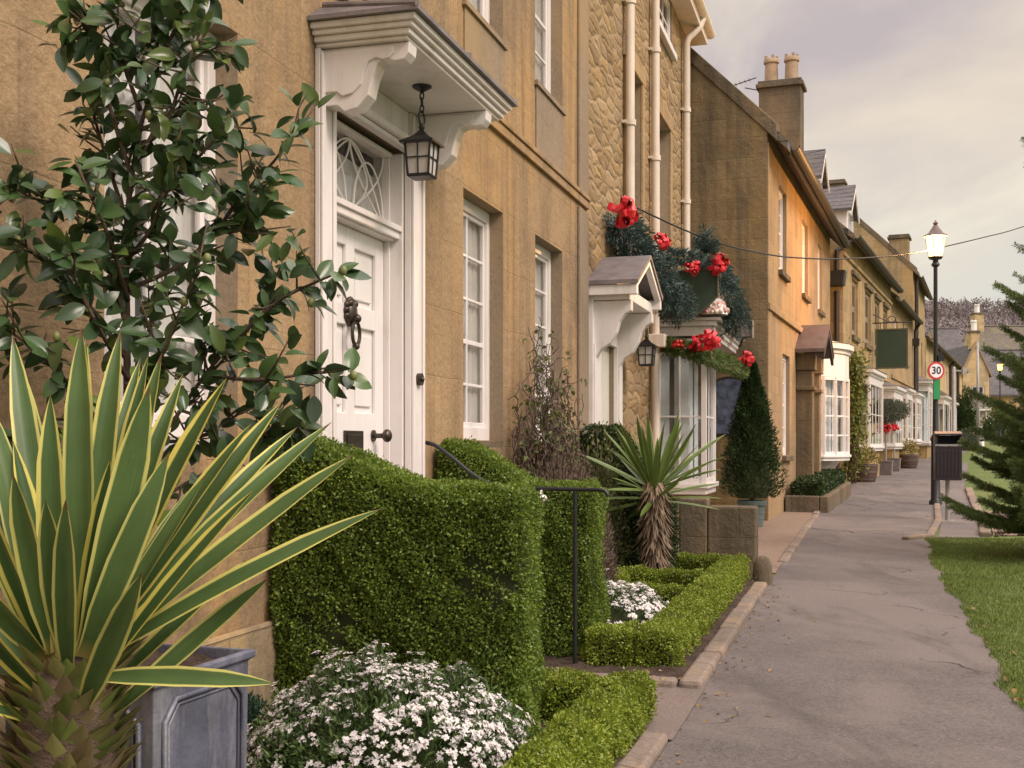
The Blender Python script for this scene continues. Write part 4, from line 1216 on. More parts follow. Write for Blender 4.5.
def kerbs(name, pts, w, h, mat, st=.85):
    """row of kerb stones along a plan line"""
    mb = MB()
    for a, b in zip(pts[:-1], pts[1:]):
        a = np.array(a); b = np.array(b); L = np.linalg.norm(b - a); n = max(1, round(L / st)); d = (b - a) / L; s = np.array([d[1], -d[0]]) * w / 2
        for i in range(n):
            p = a + d * (L * i / n + .005); q = a + d * (L * (i + 1) / n - .005); j = rng.uniform(-.008, .008); hh = h + rng.uniform(-.012, .012)
            k = len(mb.v)
            for z in (-.15, hh):
                for c in (p - s, p + s, q + s, q - s):
                    mb.v.append((c[0] + j, c[1], gz(c[1]) + z))
            for f in ((0, 1, 2, 3), (4, 5, 6, 7), (0, 1, 5, 4), (1, 2, 6, 5), (2, 3, 7, 6), (3, 0, 4, 7)):
                mb.f.append(tuple(k + x for x in f)); mb.m.append(0)
    o = mb.build(name, M[mat], bevel=.022)
    return tag(o, kind='structure')


fa = lambda u, v: tuple(FA.p(u, v, 0)[:2])
kerbs('garden_kerb', [fa(1.0, 1.61), fa(5.74, 1.61)], .12, .05, 'kerb')
kerbs('garden_kerb', [fa(6.85, .85), fa(6.85, 1.55)], .11, .055, 'kerb', .7)
kerbs('garden_kerb', [fa(6.80, 1.61), fa(11.3, 1.61)], .12, .055, 'kerb')
kerbs('path_edging', [(ly(y) - .0, y) for y in (12.2, 17, 22.9)], .10, .03, 'kerb')
kerbs('path_kerb', [(ry(14.6) - .3, 14.62), (ry(14.9) + .04, 15.0), (ry(17.5) + .04, 17.5), (ry(25) + .04, 25), (ry(40) + .04, 40)], .10, .05, 'kerb')
kerbs('verge_edging', [(ry(y) + .70, y) for y in (15.1, 17.5, 25)], .14, .06, 'kerb')


def patch(name, u0, u1, v0, v1, dz, mat, jit=.0, nu=14, nv=8):
    mb = MB(); g = {}
    for i in range(nu + 1):
        for j in range(nv + 1):
            p = FA.p(u0 + (u1 - u0) * i / nu, v0 + (v1 - v0) * j / nv, 0); g[i, j] = (p[0], p[1], gz(p[1]) + dz + rng.uniform(0, jit))
    for i in range(nu):
        for j in range(nv): mb.face([g[i, j], g[i, j + 1], g[i + 1, j + 1], g[i + 1, j]])
    return tag(mb.build(name, mat), kind='structure')


patch('garden_soil', .9, 5.78, .0, 1.57, .025, M['soil'], .03, 60, 18)
patch('garden_soil', 6.88, 11.7, .0, 1.56, .025, M['soil'], .03, 50, 18)
patch('entry_slabs', 5.72, 6.86, .30, 1.685, .016, M['slab'])
# loose crumbs of soil / gravel near the kerb and fallen leaves
n = 170
U = rng.uniform(5.0, 11.5, n); Vv = np.where(rng.random(n) < .6, 1.68 + rng.exponential(.09, n), rng.uniform(1.35, 1.6, n))
P = FA.arr(np.stack([U, Vv, np.zeros(n)], 1)); P[:, 2] = np.interp(P[:, 1], _K[:, 0], _K[:, 1]) + .016 + np.where(Vv < 1.66, .07, 0)
D = rand_unit(n); D[:, 2] *= .2
v, f, _ = leafgrid(P, D, rand_unit(n) * .4 + [0, 0, 1], rng.uniform(.015, .042, n), rng.uniform(.01, .024, n), .3, .2, 3)
n2 = 18
Y2 = rng.uniform(5.0, 9.0, n2); X2 = np.array([ry(y) for y in Y2]) + rng.exponential(.12, n2) - .03
P2 = np.stack([X2, Y2, np.interp(Y2, _K[:, 0], _K[:, 1]) + .035], 1); D2_ = rand_unit(n2); D2_[:, 2] *= .3
v2, f2, _ = leafgrid(P2, D2_, rand_unit(n2) * .5 + [0, 0, 1], rng.uniform(.03, .06, n2), rng.uniform(.02, .04, n2), .3, .2, 3)
tag(np_mesh('fallen_leaves', [(v, f, 0), (v2, f2, 0)], M['deadleaf']), 'dry brown leaves lying along the kerb and grass edge', 'fallen leaves', kind='stuff')
# grass blades on the verge
n = 75000
Y = 4.5 + 11 * rng.random(n) ** 1.0; Xo = np.array([ry(y) + gs(y) for y in Y]) - .02 + rng.random(n) ** 1.3 * 2.4
keep = (Y < 14.8)
P = np.stack([Xo, Y, np.interp(Y, _K[:, 0], _K[:, 1]) + .002], 1)[keep]; n = len(P)
D = unit(rng.normal(size=(n, 3)) * [.55, .55, .1] + [0, 0, 1])
cl = .6 + .8 * (np.sin(P[:, 0] * 5) * np.sin(P[:, 1] * 4.3) * .5 + .5)
v, f = leaves(P, D, rand_unit(n), rng.uniform(.02, .045, n) * cl, rng.uniform(.004, .008, n), .1)
tag(np_mesh('verge_grass', [(v, f, 0)], M['blade']), 'short green grass of the verge beside the path', 'grass', kind='stuff')


# ================================================================ plants
def hedge(name, label, cat, u0, u1, v0, v1, top, dens=17000, ls=(.013, .022), mat='box', zb=.03, group=None, stems=0, rnd=.05, loc=None, frame=FA, extra=None, wild=.012):
    """clipped hedge: leaf-sized faces over its sides, top and a little way in"""
    boxes = [(u0, u1, v0, v1)] + (extra or [])
    c = frame.p((u0 + u1) / 2, (v0 + v1) / 2, 0); base = gz(c[1])
    root = thing(name, label, cat, (c[0], c[1], base), 0, group)
    Ps = []; Ns = []; core = MB()
    for (a, b, cc, d) in boxes:
        for side in range(5):
            if side < 2:
                n = int(dens * (d - cc) * max(top(cc), top(d))); v = rng.uniform(cc, d, n); hz = np.array([top(x) for x in v]); z = zb + rng.random(n) * (hz - zb)
                p = np.stack([np.full(n, a if side == 0 else b), v, z], 1); nn = np.tile([-1. if side == 0 else 1., 0, 0], (n, 1))
            elif side < 4:
                vv = cc if side == 2 else d; n = int(dens * (b - a) * top(vv)); p = np.stack([rng.uniform(a, b, n), np.full(n, vv), zb + rng.random(n) * (top(vv) - zb)], 1); nn = np.tile([0, -1. if side == 2 else 1., 0], (n, 1))
            else:
                n = int(dens * 1.35 * (b - a) * (d - cc)); v = rng.uniform(cc, d, n); hz = np.array([top(x) for x in v])
                p = np.stack([rng.uniform(a, b, n), v, hz], 1); nn = np.tile([0., 0, 1.], (n, 1))
            # rounded edges: pull points near an edge inwards
            du = np.minimum(p[:, 0] - a, b - p[:, 0]); dv = np.minimum(p[:, 1] - cc, d - p[:, 1]); dt = np.array([top(x) for x in p[:, 1]]) - p[:, 2]
            e = np.stack([np.clip(1 - du / rnd, 0, 1), np.clip(1 - dv / rnd, 0, 1), np.clip(1 - dt / rnd, 0, 1)], 1)
            k = np.clip(e.sum(1) - 1, 0, 1)[:, None]
            cen = np.array([(a + b) / 2, (cc + d) / 2, p[:, 2].mean()])
            sg = np.sign(p - cen); sg[:, 2] = 1
            p = p - sg * e * k * rnd * .5
            bump = .010 * np.sin(p[:, 0] * 11 + p[:, 2] * 9) * np.sin(p[:, 1] * 10 + 1.3) + .008 * np.sin(p[:, 1] * 23 + p[:, 2] * 19 + p[:, 0] * 17) + .007 * np.sin(p[:, 1] * 51 + 2) * np.sin(p[:, 2] * 47 + p[:, 0] * 43)
            p = p + nn * (bump + rng.normal(0, wild, len(p)) - rng.exponential(.010, len(p)))[:, None]
            Ps.append(p); Ns.append(nn)
        m = .045
        vs = np.linspace(cc + m, d - m, 9)
        prof = [(cc + m, zb)] + [(x, max(top(x) - m, zb + .02)) for x in vs] + [(d - m, zb)]
        core.prism(prof, lambda p, q, t: (t, p, q), a + m, b - m)
    P = np.concatenate(Ps); N = np.concatenate(Ns); n = len(P)
    # thin patches
    th = np.sin(P[:, 1] * 7.3 + P[:, 2] * 5.1) + np.sin(P[:, 1] * 3.1 - P[:, 2] * 8.7 + P[:, 0] * 5) + .8 * np.sin(P[:, 1] * 31 + P[:, 2] * 17) * np.sin(P[:, 2] * 37 + P[:, 0] * 29) + rng.normal(0, .5, n)
    keep = th > -1.62
    P, N = P[keep], N[keep]; n = len(P)
    D = unit(N * .7 + rand_unit(n) * .95 + [0, 0, .25]); Nn = unit(N + rand_unit(n) * .9)
    w = frame.arr(P); w[:, 2] += np.interp(w[:, 1], _K[:, 0], _K[:, 1])
    rot = lambda q: np.concatenate([q[:, 0:1] * frame.u + q[:, 1:2] * frame.v, q[:, 2:3]], 1)
    L = rng.uniform(*ls, n)
    v, f = leaves(w, rot(D), rot(Nn), L, L * rng.uniform(.5, .75, n), .18)
    cv = frame.arr(np.array(core.v)); cv[:, 2] += np.interp(cv[:, 1], _K[:, 0], _K[:, 1])
    off = np.array(root.location)
    np_mesh('foliage', [(v, f, 0)], [M[mat]], root, smooth=False, offset=off)
    cb = MB(); cb.v = [tuple(x) for x in cv - off]; cb.f = core.f; cb.m = core.m
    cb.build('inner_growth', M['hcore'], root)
    if stems:
        for _ in range(stems):
            s = MB()
            u = u0 + .03 + rng.random() * (u1 - u0) * .3; v_ = v0 + .08 + (v1 - v0 - .16) * rng.random()
            q = [frame.p(u + rng.normal(0, .012), v_ + rng.normal(0, .03) * i, z) for i, z in enumerate((-.03, .1, .22, .36))]
            s.tube([x + [0, 0, gz(x[1])] - off for x in q], [.016, .013, .01, .007], 6)
            s.build('stem', M['twig'], root, smooth=True)
    return root


def scurve(hi, lo, a, b):
    def f(v):
        t = min(max((v - a) / (b - a), 0), 1); t = t * t * (3 - 2 * t)
        return hi + (lo - hi) * t
    return f


hedge('clipped_hedge', 'tall clipped box hedge with swept down top, nearest, left of the white front door', 'hedge', 5.33, 5.65, .02, 1.14, scurve(1.27, 1.075, .1, .75), 34000, (.011, .019), stems=9, wild=.009)
hedge('clipped_hedge', 'tall clipped box hedge with swept down top, beyond the door and beside the black handrail', 'hedge', 7.39, 7.71, .02, .99, scurve(1.27, 1.02, .1, .7), 24000, (.012, .020), stems=4, wild=.009)
hedge('clipped_hedge', 'dark hedge behind the spiky plant with dead skirt, ending at the mossy low wall', 'hedge', 11.2, 11.5, .02, .86, scurve(1.38, .75, .3, .86), 7000, (.018, .03), 'privet')
hedge('box_edging', 'low bright green box edging in the foreground beside the large mound of white flowers', 'hedge', 1.8, 6.03, 1.33, 1.55, lambda v: .225, 34000, (.010, .018), 'boxlow', extra=[(5.78, 6.03, 1.0, 1.33)], rnd=.035, wild=.007)
hedge('box_edging', 'low box edging in compartments beside the path, in front of the mossy low wall', 'hedge', 7.2, 11.6, 1.25, 1.49, lambda v: .23, 22000, (.011, .019), 'boxlow', wild=.007, rnd=.035,
      extra=[(7.2, 7.46, .97, 1.25), (9.22, 9.38, .55, 1.25), (10.22, 10.38, .55, 1.25), (11.42, 11.6, .80, 1.25), (9.38, 10.22, .52, .66)])
hedge('planter_hedge', 'small clipped hedge growing in the low stone trough by the gabled house', 'hedge', 2.0, 6.3, .12, .58, lambda v: .50, 3500, (.025, .045), 'privet', frame=FB, zb=.2)


def flowers(name, label, c, rx, ry_, h, nl, nf, ls=.028, pet=.010, ang=FA.ang, k=10):
    root = thing(name, label, 'flowering plant', c, ang)
    def dome(n, lo=0.0):
        a = rng.uniform(0, 2 * pi, n); q = np.sqrt(rng.random(n)); x = q * np.cos(a); y = q * np.sin(a)
        lump = 1 + .2 * np.sin(x * 5 + 1) * np.sin(y * 4.4) + .13 * np.sin(x * 11 + y * 8) + .08 * np.sin(y * 17 - x * 9)
        z = np.sqrt(np.clip(1 - q ** 2.4, 0, 1)) * lump
        P = np.stack([x * rx, y * ry_, z * h], 1); N = unit(np.stack([x / rx, y / ry_, z / h * .8 + .25], 1)); return P, N
    P, N = dome(nl); P *= rng.uniform(.68, 1.06, (nl, 1)) ** .7
    v, f = leaves(P, unit(N + rand_unit(nl) * .8), unit(N * .5 + rand_unit(nl)), rng.uniform(.7, 1.3, nl) * ls, rng.uniform(.2, .35, nl) * ls, .15)
    c_ = MB(); c_.ball((0, 0, 0), 1, 20, 12, (rx * .82, ry_ * .82, h * .80)); 
    np_mesh('foliage', [(v, f, 0)], [M['iberis']], root, smooth=False)
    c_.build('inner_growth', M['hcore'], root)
    # clusters of four-petalled florets
    Pc, Nc = dome(nf); vs = []; fs = []; b = 0
    m = np.sin(Pc[:, 0] * 9 + 2) + np.sin(Pc[:, 1] * 8 + Pc[:, 0] * 5) + rng.normal(0, .7, nf) > -1.1
    Pc, Nc = Pc[m], Nc[m]; nf = len(Pc)
    C = np.repeat(Pc + Nc * rng.normal(.008, .022, (nf, 1)), k, 0); NN = np.repeat(Nc, k, 0)
    off = rand_unit(nf * k) * rng.random((nf * k, 1)) ** .5 * pet * 2.0; off -= NN * (off * NN).sum(1, keepdims=True) * .6
    C = C + off; NN = unit(NN + off * 18 + rand_unit(nf * k) * .25)
    t1 = unit(np.cross(NN, rand_unit(nf * k))); t2 = np.cross(NN, t1)
    parts = []
    for j in range(4):
        d = t1 * math.cos(j * pi / 2) + t2 * math.sin(j * pi / 2)
        s = np.where(j in (0, 1), 1.25, .8)
        parts.append((*leaves(C, unit(d + NN * .25), NN, pet * s * rng.uniform(.8, 1.2, nf * k), pet * .75 * s, .1), 0))
    np_mesh('blossom', parts, [M['petal']], root, smooth=False)
    return root


p = FA.p(4.90, .74, 0)
flowers('white_flower_clump', 'large mound of white flowers below the tall hedge in the foreground', (p[0], p[1], gz(p[1]) + .03), .58, .52, .335, 22000, 2300, .032, .0085, k=7)
p = FA.p(8.3, .92, 0)
flowers('white_flower_clump', 'small clump of white flowers inside the box edging beside the path', (p[0], p[1], gz(p[1]) + .04), .55, .38, .27, 5000, 420, .03, .014)

# blue-green ground cover at the foot of the wall
n = 5000; a = rng.uniform(0, 2 * pi, n); q = np.sqrt(rng.random(n))
c = FA.p(4.86, .14, 0)
P = np.stack([q * np.cos(a) * .17, q * np.sin(a) * .14, .03 + .23 * np.sqrt(1 - q ** 2) * rng.uniform(.5, 1, n)], 1)
v, f = leaves(P, unit(P * [1, 1, .6] * 4 + rand_unit(n) * .6), rand_unit(n), .03, .006, .1)
o = np_mesh('ground_cover', [(v, f, 0)], [M['cover']], smooth=False); o.location = (c[0], c[1], gz(c[1]) + .03)
tag(o, 'feathery blue green plant at the foot of the wall behind the white flowers', 'plant')


def yucca(name, label, base, crown, tr, tips, nrand, L, Wd, mat, skirt=False, wrand=1.0):
    """sword-leaved plant: trunk of old leaf bases and a rosette. tips: measured leaf ends"""
    root = thing(name, label, 'plant', base)
    b = np.array(base); c = np.array(crown) - b
    t = MB(); hs = np.linspace(0, c[2] + .02, 9)
    t.tube([(c[0] * (z / c[2]), c[1] * (z / c[2]), z - .02) for z in hs], [tr * (1.0 if z > .1 else 1.1) * (.8 if skirt else .86) for z in hs], 14)
    t.build('trunk', M['bark'], root, smooth=True)
    # stubs of old leaves, overlapping upward
    n = 560 if not skirt else 900
    z = rng.random(n) ** .75 * c[2]; a = np.arange(n) * 2.39996
    P = np.stack([c[0] * z / c[2] + tr * .82 * np.cos(a), c[1] * z / c[2] + tr * .82 * np.sin(a), z], 1)
    O = np.stack([np.cos(a), np.sin(a), np.zeros(n)], 1)
    if skirt:
        D = unit(O * rng.uniform(.25, .8, (n, 1)) + np.array([0, 0, -1.0]) + rand_unit(n) * .25); Ls = rng.uniform(.07, .17, n)
        v, f, _ = leafgrid(P + [0, 0, .05], D, O, Ls, .026, -.1, .2, 3, lambda t: np.clip(1.0 - t * .9, .03, 1))
        np_mesh('dead_leaf_skirt', [(v, f, 0)], [M['skirt']], root)
    else:
        D = unit(O * rng.uniform(.45, .85, (n, 1)) + np.array([0, 0, 1.0]) + rand_unit(n) * .12); Ls = rng.uniform(.05, .095, n)
        v, f, _ = leafgrid(P, D, O, Ls, .062, -.1, -.22, 3, lambda t: np.clip(1.02 - t, .03, 1))
        np_mesh('leaf_bases', [(v, f, 0)], [M['stub']], root)
    P0 = []; D0 = []; LL = []; WW = []; CC = []
    for q in tips:
        tip = np.array(q[:3]) - b; w = q[3] if len(q) > 3 else 1.0; cu = q[4] if len(q) > 4 else .05
        h = tip - c; ho = h * [1, 1, 0]; ho = ho / (np.linalg.norm(ho) + 1e-6)
        st = c + ho * tr * .45 + np.array([0, 0, -.02 + .06 * (h[2] / np.linalg.norm(h))])
        d = tip - st; l = np.linalg.norm(d)
        up = np.array([0, 0, 1.]); dd = d / l
        nrm = up - dd * dd[2]
        if np.linalg.norm(nrm) < .25: nrm = -ho
        d = d + nrm / np.linalg.norm(nrm) * cu * l
        P0.append(st); D0.append(d); LL.append(l); WW.append(Wd * w); CC.append(cu + rng.uniform(-.05, .07))
    ga = rng.random() * 6
    for i in range(nrand):
        tt = (i + .5) / nrand; az = ga + i * 2.39996; el = R(84 - (100 if skirt else 62) * tt ** 1.1 + rng.uniform(-6, 6))
        if not skirt and math.cos(az) > -.1: el = max(el, R(42))
        d = np.array([math.cos(az) * math.cos(el), math.sin(az) * math.cos(el), math.sin(el)])
        ho = np.array([math.cos(az), math.sin(az), 0])
        P0.append(c + ho * tr * (.2 + .5 * tt) + [0, 0, .05 - .17 * tt]); D0.append(d); LL.append(L * rng.uniform(.72, 1.02) * (1 - .25 * (tt < .1))); WW.append(Wd * wrand * rng.uniform(.8, 1.05)); CC.append(rng.uniform(.0, .10))
    P0 = np.array(P0); D0 = unit(np.array(D0)); n = len(P0)
    N0 = np.tile([0, 0, 1.], (n, 1)) - D0 * D0[:, 2:3]
    ho = unit((P0 - c) * [1, 1, 0] + D0 * [1, 1, 0] * .5)
    N0 = np.where(np.linalg.norm(N0, axis=1, keepdims=True) < .3, -ho, N0)
    tc = np.array([0, -1.0, .1]); tc = tc - D0 * (D0 @ tc)[:, None]
    N0 = unit(unit(N0) * .55 * np.sign((unit(N0) * unit(tc)).sum(1, keepdims=True) + .35) + unit(tc) * (.75 if not skirt else .3) + rand_unit(n) * .2)
    prof = lambda t: np.clip(np.interp(t, [0, .08, .25, .5, .75, .9, 1], [.6, .55, .86, 1.0, .84, .46, .0]), .012, 1)
    v, f, uv = leafgrid(P0, D0, N0, np.array(LL), np.array(WW), np.array(CC), .17, 16, prof, (-1, -.72, -.36, 0, .36, .72, 1))
    np_mesh('leaves', [(v, f, 0)], [M[mat]], root, uvs=[uv])
    return root


d0 = 2.62
T = [(3, 335, 2.75), (35, 403, 2.42, 1.0), (80, 327, 2.66, 1.15), (86, 338, 2.85, .9), (116, 327, 2.75, 1.05), (117, 379, 2.9, .8), (156, 359, 2.85, .85), (174, 357, 2.8, 1.0), (187, 375, 2.95, .9),
     (160, 398, 2.42, 1.25), (221, 377, 2.62, 1.15), (212, 410, 2.9, .8), (288, 405, 2.85, 1.0), (297, 418, 3.0, .85), (343, 431, 2.85, 1.0, .12), (365, 471, 2.62, 1.1, .10), (375, 515, 2.5, .8, .08), (175, 496, 2.36, 1.0, .15),
     (262, 705, 2.45, .75, .16), (-20, 400, 2.6, 1.0), (-45, 470, 2.5), (-60, 560, 2.4, 1), (-40, 430, 2.9), (42, 512, 2.30, .9), (5, 480, 2.4, 1.0), (250, 420, 2.75, .9), (20, 372, 2.85, .9), (135, 350, 3.0, .8)]
crown = W(70, 664, d0)
yucca('variegated_yucca', 'big spiky plant with yellow edged sword leaves in the left foreground', (crown[0] - .02, crown[1], 0), crown, .125,
      [(*W(t[0], t[1], t[2]), *(t[3:])) for t in T], 20, .60, .064, 'yucca', wrand=.85)
crown = W(654, 488, 10.2)
zb_ = gz(10.2) + .03
T2 = [(575, 452), (585, 478), (600, 432), (615, 425), (632, 420), (650, 418), (665, 420), (684, 418), (700, 428), (716, 440), (728, 432), (727, 456), (722, 470), (606, 450), (640, 430), (674, 432), (580, 492), (692, 440), (628, 525), (604, 493)]
yucca('spiky_yucca', 'green spiky plant with shaggy dead leaf skirt in the garden bed by the low wall', (crown[0] + .02, crown[1], zb_), crown, .092,
      [(*W(a, b, 10.2 + rng.uniform(-.35, .35)), rng.uniform(.8, 1.0), rng.uniform(.03, .10)) for a, b in T2], 30, .70, .05, 'yucca2', True, 1.0)

# ---------------------------------------------------------------- lead planter and camellia
C0 = np.array([-.905, 3.04]); e1 = np.array([.313, .95]); e2 = np.array([-.95, .313]); S = .49
pc = C0 + e1 * S / 2 + e2 * S / 2
pl = thing('lead_planter', 'square pale lead planter with framed panels at the left foreground', 'planter', (*pc, 0), math.atan2(e1[1], e1[0]))
h = S / 2; Hh = .655
mb = MB()
outer = [(-h, -h), (h, -h), (h, h), (-h, h)]
mb.lathe([((h - .02) * 1.4142, 0), ((h - .012) * 1.4142, Hh - .03), (h * 1.4142 + .004, Hh - .022), (h * 1.4142 + .004, Hh - .003), (h * 1.4142 - .01, Hh), ((h - .018) * 1.4142, Hh), ((h - .022) * 1.4142, .4)], (0, 0, 0), 4, pi / 4)
mb.build('planter_box', M['planter'], pl, bevel=.004)
mb = MB()
for sx in range(4):
    def q(a, z, o_=.0):
        ofs = -(h - .012 + o_)
        x, y = a, ofs
        for _ in range(sx): x, y = -y, x
        return (x, y, z)
    w_, z0, z1, cc = h - .055, .06, Hh - .07, .05
    pts = [(-w_ + cc, z0), (w_ - cc, z0), (w_, z0 + cc), (w_, z1 - cc), (w_ - cc, z1), (-w_ + cc, z1), (-w_, z1 - cc), (-w_, z0 + cc)]
    loop = [q(a, z, .004) for a, z in pts + pts[:1] + pts[1:2]]
    mb.tube(loop, .008, 6)
    loop = [q(a * .90, z0 + (z - z0) * .94 + .015, .002) for a, z in pts + pts[:1] + pts[1:2]]
    mb.tube(loop, .004, 5)
mb.build('panel_moulding', M['planter'], pl, smooth=True)
mb = MB(); n = 12; g = {}
for i in range(n + 1):
    for j in range(n + 1):
        s_ = h - .021
        g[i, j] = (-s_ + 2 * s_ * i / n, -s_ + 2 * s_ * j / n, Hh - .035 + rng.uniform(0, .02))
for i in range(n):
    for j in range(n): mb.face([g[i, j], g[i + 1, j], g[i + 1, j + 1], g[i, j + 1]])
mb.build('potting_soil', M['soil'], pl)


def px3(l): return [W(*q) for q in l]


cam_b = [
    [(132, 668, 3.34), (128, 480, 3.36), (127, 330, 3.4), (127, 222, 3.42), (140, 130, 3.4), (158, 62, 3.38), (150, -20, 3.4)],
    [(127, 330, 3.4), (104, 252, 3.35), (62, 208, 3.25), (12, 195, 3.2)],
    [(127, 360, 3.4), (85, 300, 3.3), (30, 250, 3.2), (-15, 215, 3.2)],
    [(130, 470, 3.36), (170, 425, 3.4), (205, 375, 3.42), (237, 338, 3.45), (256, 318, 3.48), (270, 288, 3.5), (283, 262, 3.5)],
    [(237, 338, 3.45), (280, 300, 3.4), (312, 284, 3.35), (340, 272, 3.3)],
    [(205, 375, 3.42), (255, 380, 3.35), (292, 376, 3.3), (325, 368, 3.3)],
    [(127, 290, 3.4), (180, 265, 3.4), (215, 232, 3.42), (245, 192, 3.45), (275, 160, 3.45), (292, 132, 3.45), (299, 108, 3.45)],
    [(133, 180, 3.4), (108, 100, 3.38), (96, 38, 3.35), (70, 14, 3.35)],
    [(137, 150, 3.4), (165, 125, 3.35), (185, 70, 3.35), (205, 20, 3.35)],
    [(130, 240, 3.42), (160, 200, 3.35), (205, 150, 3.3), (235, 112, 3.3)],
    [(140, 130, 3.4), (170, 118, 3.45), (205, 108, 3.5)],
    [(130, 460, 3.36), (80, 400, 3.25), (35, 350, 3.2), (-10, 320, 3.2)],
    [(130, 520, 3.36), (175, 490, 3.4), (225, 462, 3.4), (262, 440, 3.4), (300, 425, 3.4)],
    [(130, 420, 3.36), (160, 360, 3.2), (185, 300, 3.15), (205, 262, 3.15)],
    [(128, 380, 3.36), (100, 330, 3.2), (75, 280, 3.15), (60, 250, 3.12)],
    [(128, 300, 3.4), (110, 240, 3.25), (88, 190, 3.2), (75, 160, 3.2)],
    [(130, 500, 3.36), (90, 470, 3.2), (50, 450, 3.15), (20, 440, 3.1)],
    [(150, 440, 3.4), (190, 440, 3.5), (230, 420, 3.52), (258, 395, 3.52)],
    [(127, 222, 3.42), (110, 170, 3.45), (95, 120, 3.5), (85, 90, 3.5)],
    [(215, 232, 3.42), (240, 230, 3.4), (262, 215, 3.4)],
    [(158, 62, 3.38), (180, 20, 3.4), (195, -15, 3.4)],
    [(140, 110, 3.4), (120, 50, 3.4), (118, 5, 3.4)],
    [(127, 400, 3.38), (150, 330, 3.5), (165, 280, 3.55), (170, 240, 3.55)],
    [(127, 260, 3.4), (150, 230, 3.3), (165, 190, 3.28), (170, 150, 3.28)],
]
cp_ = np.array([pc[0], pc[1], Hh - .05])
cm = thing('camellia_shrub', 'glossy dark green camellia shrub growing from the lead planter against the ochre wall', 'shrub', cp_)
mb = MB(); LP = []; LD = []


def smoothpath(l, k=6):
    l = np.array(l); n = len(l); out = []
    for i in range(n - 1):
        p0, p1, p2, p3 = l[max(i - 1, 0)], l[i], l[i + 1], l[min(i + 2, n - 1)]
        for j in range(k):
            t = j / k; out.append(.5 * ((2 * p1) + (-p0 + p2) * t + (2 * p0 - 5 * p1 + 4 * p2 - p3) * t * t + (-p0 + 3 * p1 - 3 * p2 + p3) * t ** 3))
    out.append(l[-1]); return np.array(out)


for bi, br in enumerate(cam_b):
    pts = smoothpath(px3(br)) - cp_
    n = len(pts); r0 = .014 if bi == 0 else .0075
    mb.tube(list(pts), list(np.linspace(r0, .0025, n)), 6)
    lens = np.linalg.norm(np.diff(pts, axis=0), axis=1); tot = lens.sum(); cum = np.concatenate([[0], np.cumsum(lens)])
    ss = np.arange(tot * (.5 if bi == 0 else .28), tot, .0142)
    for s in list(ss) + [tot - .006, tot - .003, tot]:
        i = min(np.searchsorted(cum, s), n - 1); p = np.array([np.interp(s, cum, pts[:, k]) for k in range(3)]); d = pts[i] - pts[max(i - 1, 0)]
        LP.append(p); LD.append(d / (np.linalg.norm(d) + 1e-9))
        if rng.random() < .36 and s < tot * .92:      # short side shoot
            sd = unit(d / np.linalg.norm(d) * .6 + rand_unit(1)[0] + [0, -.15, .25]); L_ = rng.uniform(.06, .16)
            q = [p + sd * L_ * t + np.array([0, 0, .02 * t * t]) for t in (0, .5, 1)]; mb.tube(q, [.0035, .0028, .002], 5)
            for t in (.4, .7, .9, 1.0): LP.append(p + sd * L_ * t); LD.append(sd)
mb.build('branches', M['bark'], cm, smooth=True)
LP = np.array(LP); LD = np.array(LD); n = len(LP)
D = unit(LD * .55 + rand_unit(n) * .95 + np.array([.03, -.12, -.22]))
N = unit(rand_unit(n) * .75 + np.array([.15, -.45, .8]))
Ls = rng.uniform(.052, .088, n)
prof = lambda t: np.clip(np.interp(t, [0, .1, .3, .55, .8, .93, 1], [.10, .5, .93, 1.0, .66, .25, .0]), .01, 1)
v, f, _ = leafgrid(LP + D * .008, D, N, Ls, Ls * rng.uniform(.46, .60, n), rng.uniform(.05, .4, n), rng.uniform(.02, .2, n), 7, prof, (-1, -.5, 0, .5, 1))
np_mesh('leaves', [(v, f, 0)], [M['camellia']], cm)
for i in rng.choice(n, 34, replace=False):
    mb = MB(); p = LP[i] + LD[i] * .012; mb.ball(tuple(p), .011, 8, 6, (1, 1, 1.25)); mb.build('flower_bud', M['bud'], cm, smooth=True)

# ---------------------------------------------------------------- bare climber and heather against the wall
c = FA.p(9.45, .16, 0); base = np.array([c[0], c[1], gz(c[1]) + .04])
cl = thing('bare_climber', 'nearly bare twisting climber with a few leaves against the wall between the windows', 'climbing plant', base)
mb = MB(); LP = []
for i in range(95):
    u = rng.normal(0, .19); v_ = rng.uniform(-.05, .12); z = .1; hd = rng.normal(0, .35); top = rng.choice([1.4, 1.65, 1.9, 2.2], p=[.3, .3, .25, .15]) * rng.uniform(.85, 1.0)
    pts = []; ang = rng.uniform(0, 6)
    while z < top and len(pts) < 60:
        pts.append(FA.p(9.45 + u, .16 + v_, z) - [base[0], base[1], base[2] - gz(c[1])])
        hd += rng.normal(0, .45); hd *= .9
        if abs(u) > .42: hd -= np.sign(u) * .4
        st = .05; u += math.sin(hd) * st; z += abs(math.cos(hd)) * st + .004; v_ = np.clip(v_ + rng.normal(0, .018), -.1, .2)
        if rng.random() < .12: LP.append(pts[-1])
        if rng.random() < .16:
            e = pts[-1] + rand_unit(1)[0] * [.14, .06, .10]; m_ = (pts[-1] + e) / 2 + rand_unit(1)[0] * .03; mb.tube([pts[-1], m_, e], [.004, .003, .002], 4)
            if rng.random() < .5: LP.append(e)
    if len(pts) > 3: mb.tube(pts, list(np.linspace(rng.uniform(.006, .015), .003, len(pts))), 5)
mb.build('twining_stems', M['twig'], cl, smooth=True)
LP = np.repeat(np.array(LP), 3, 0); n = len(LP)
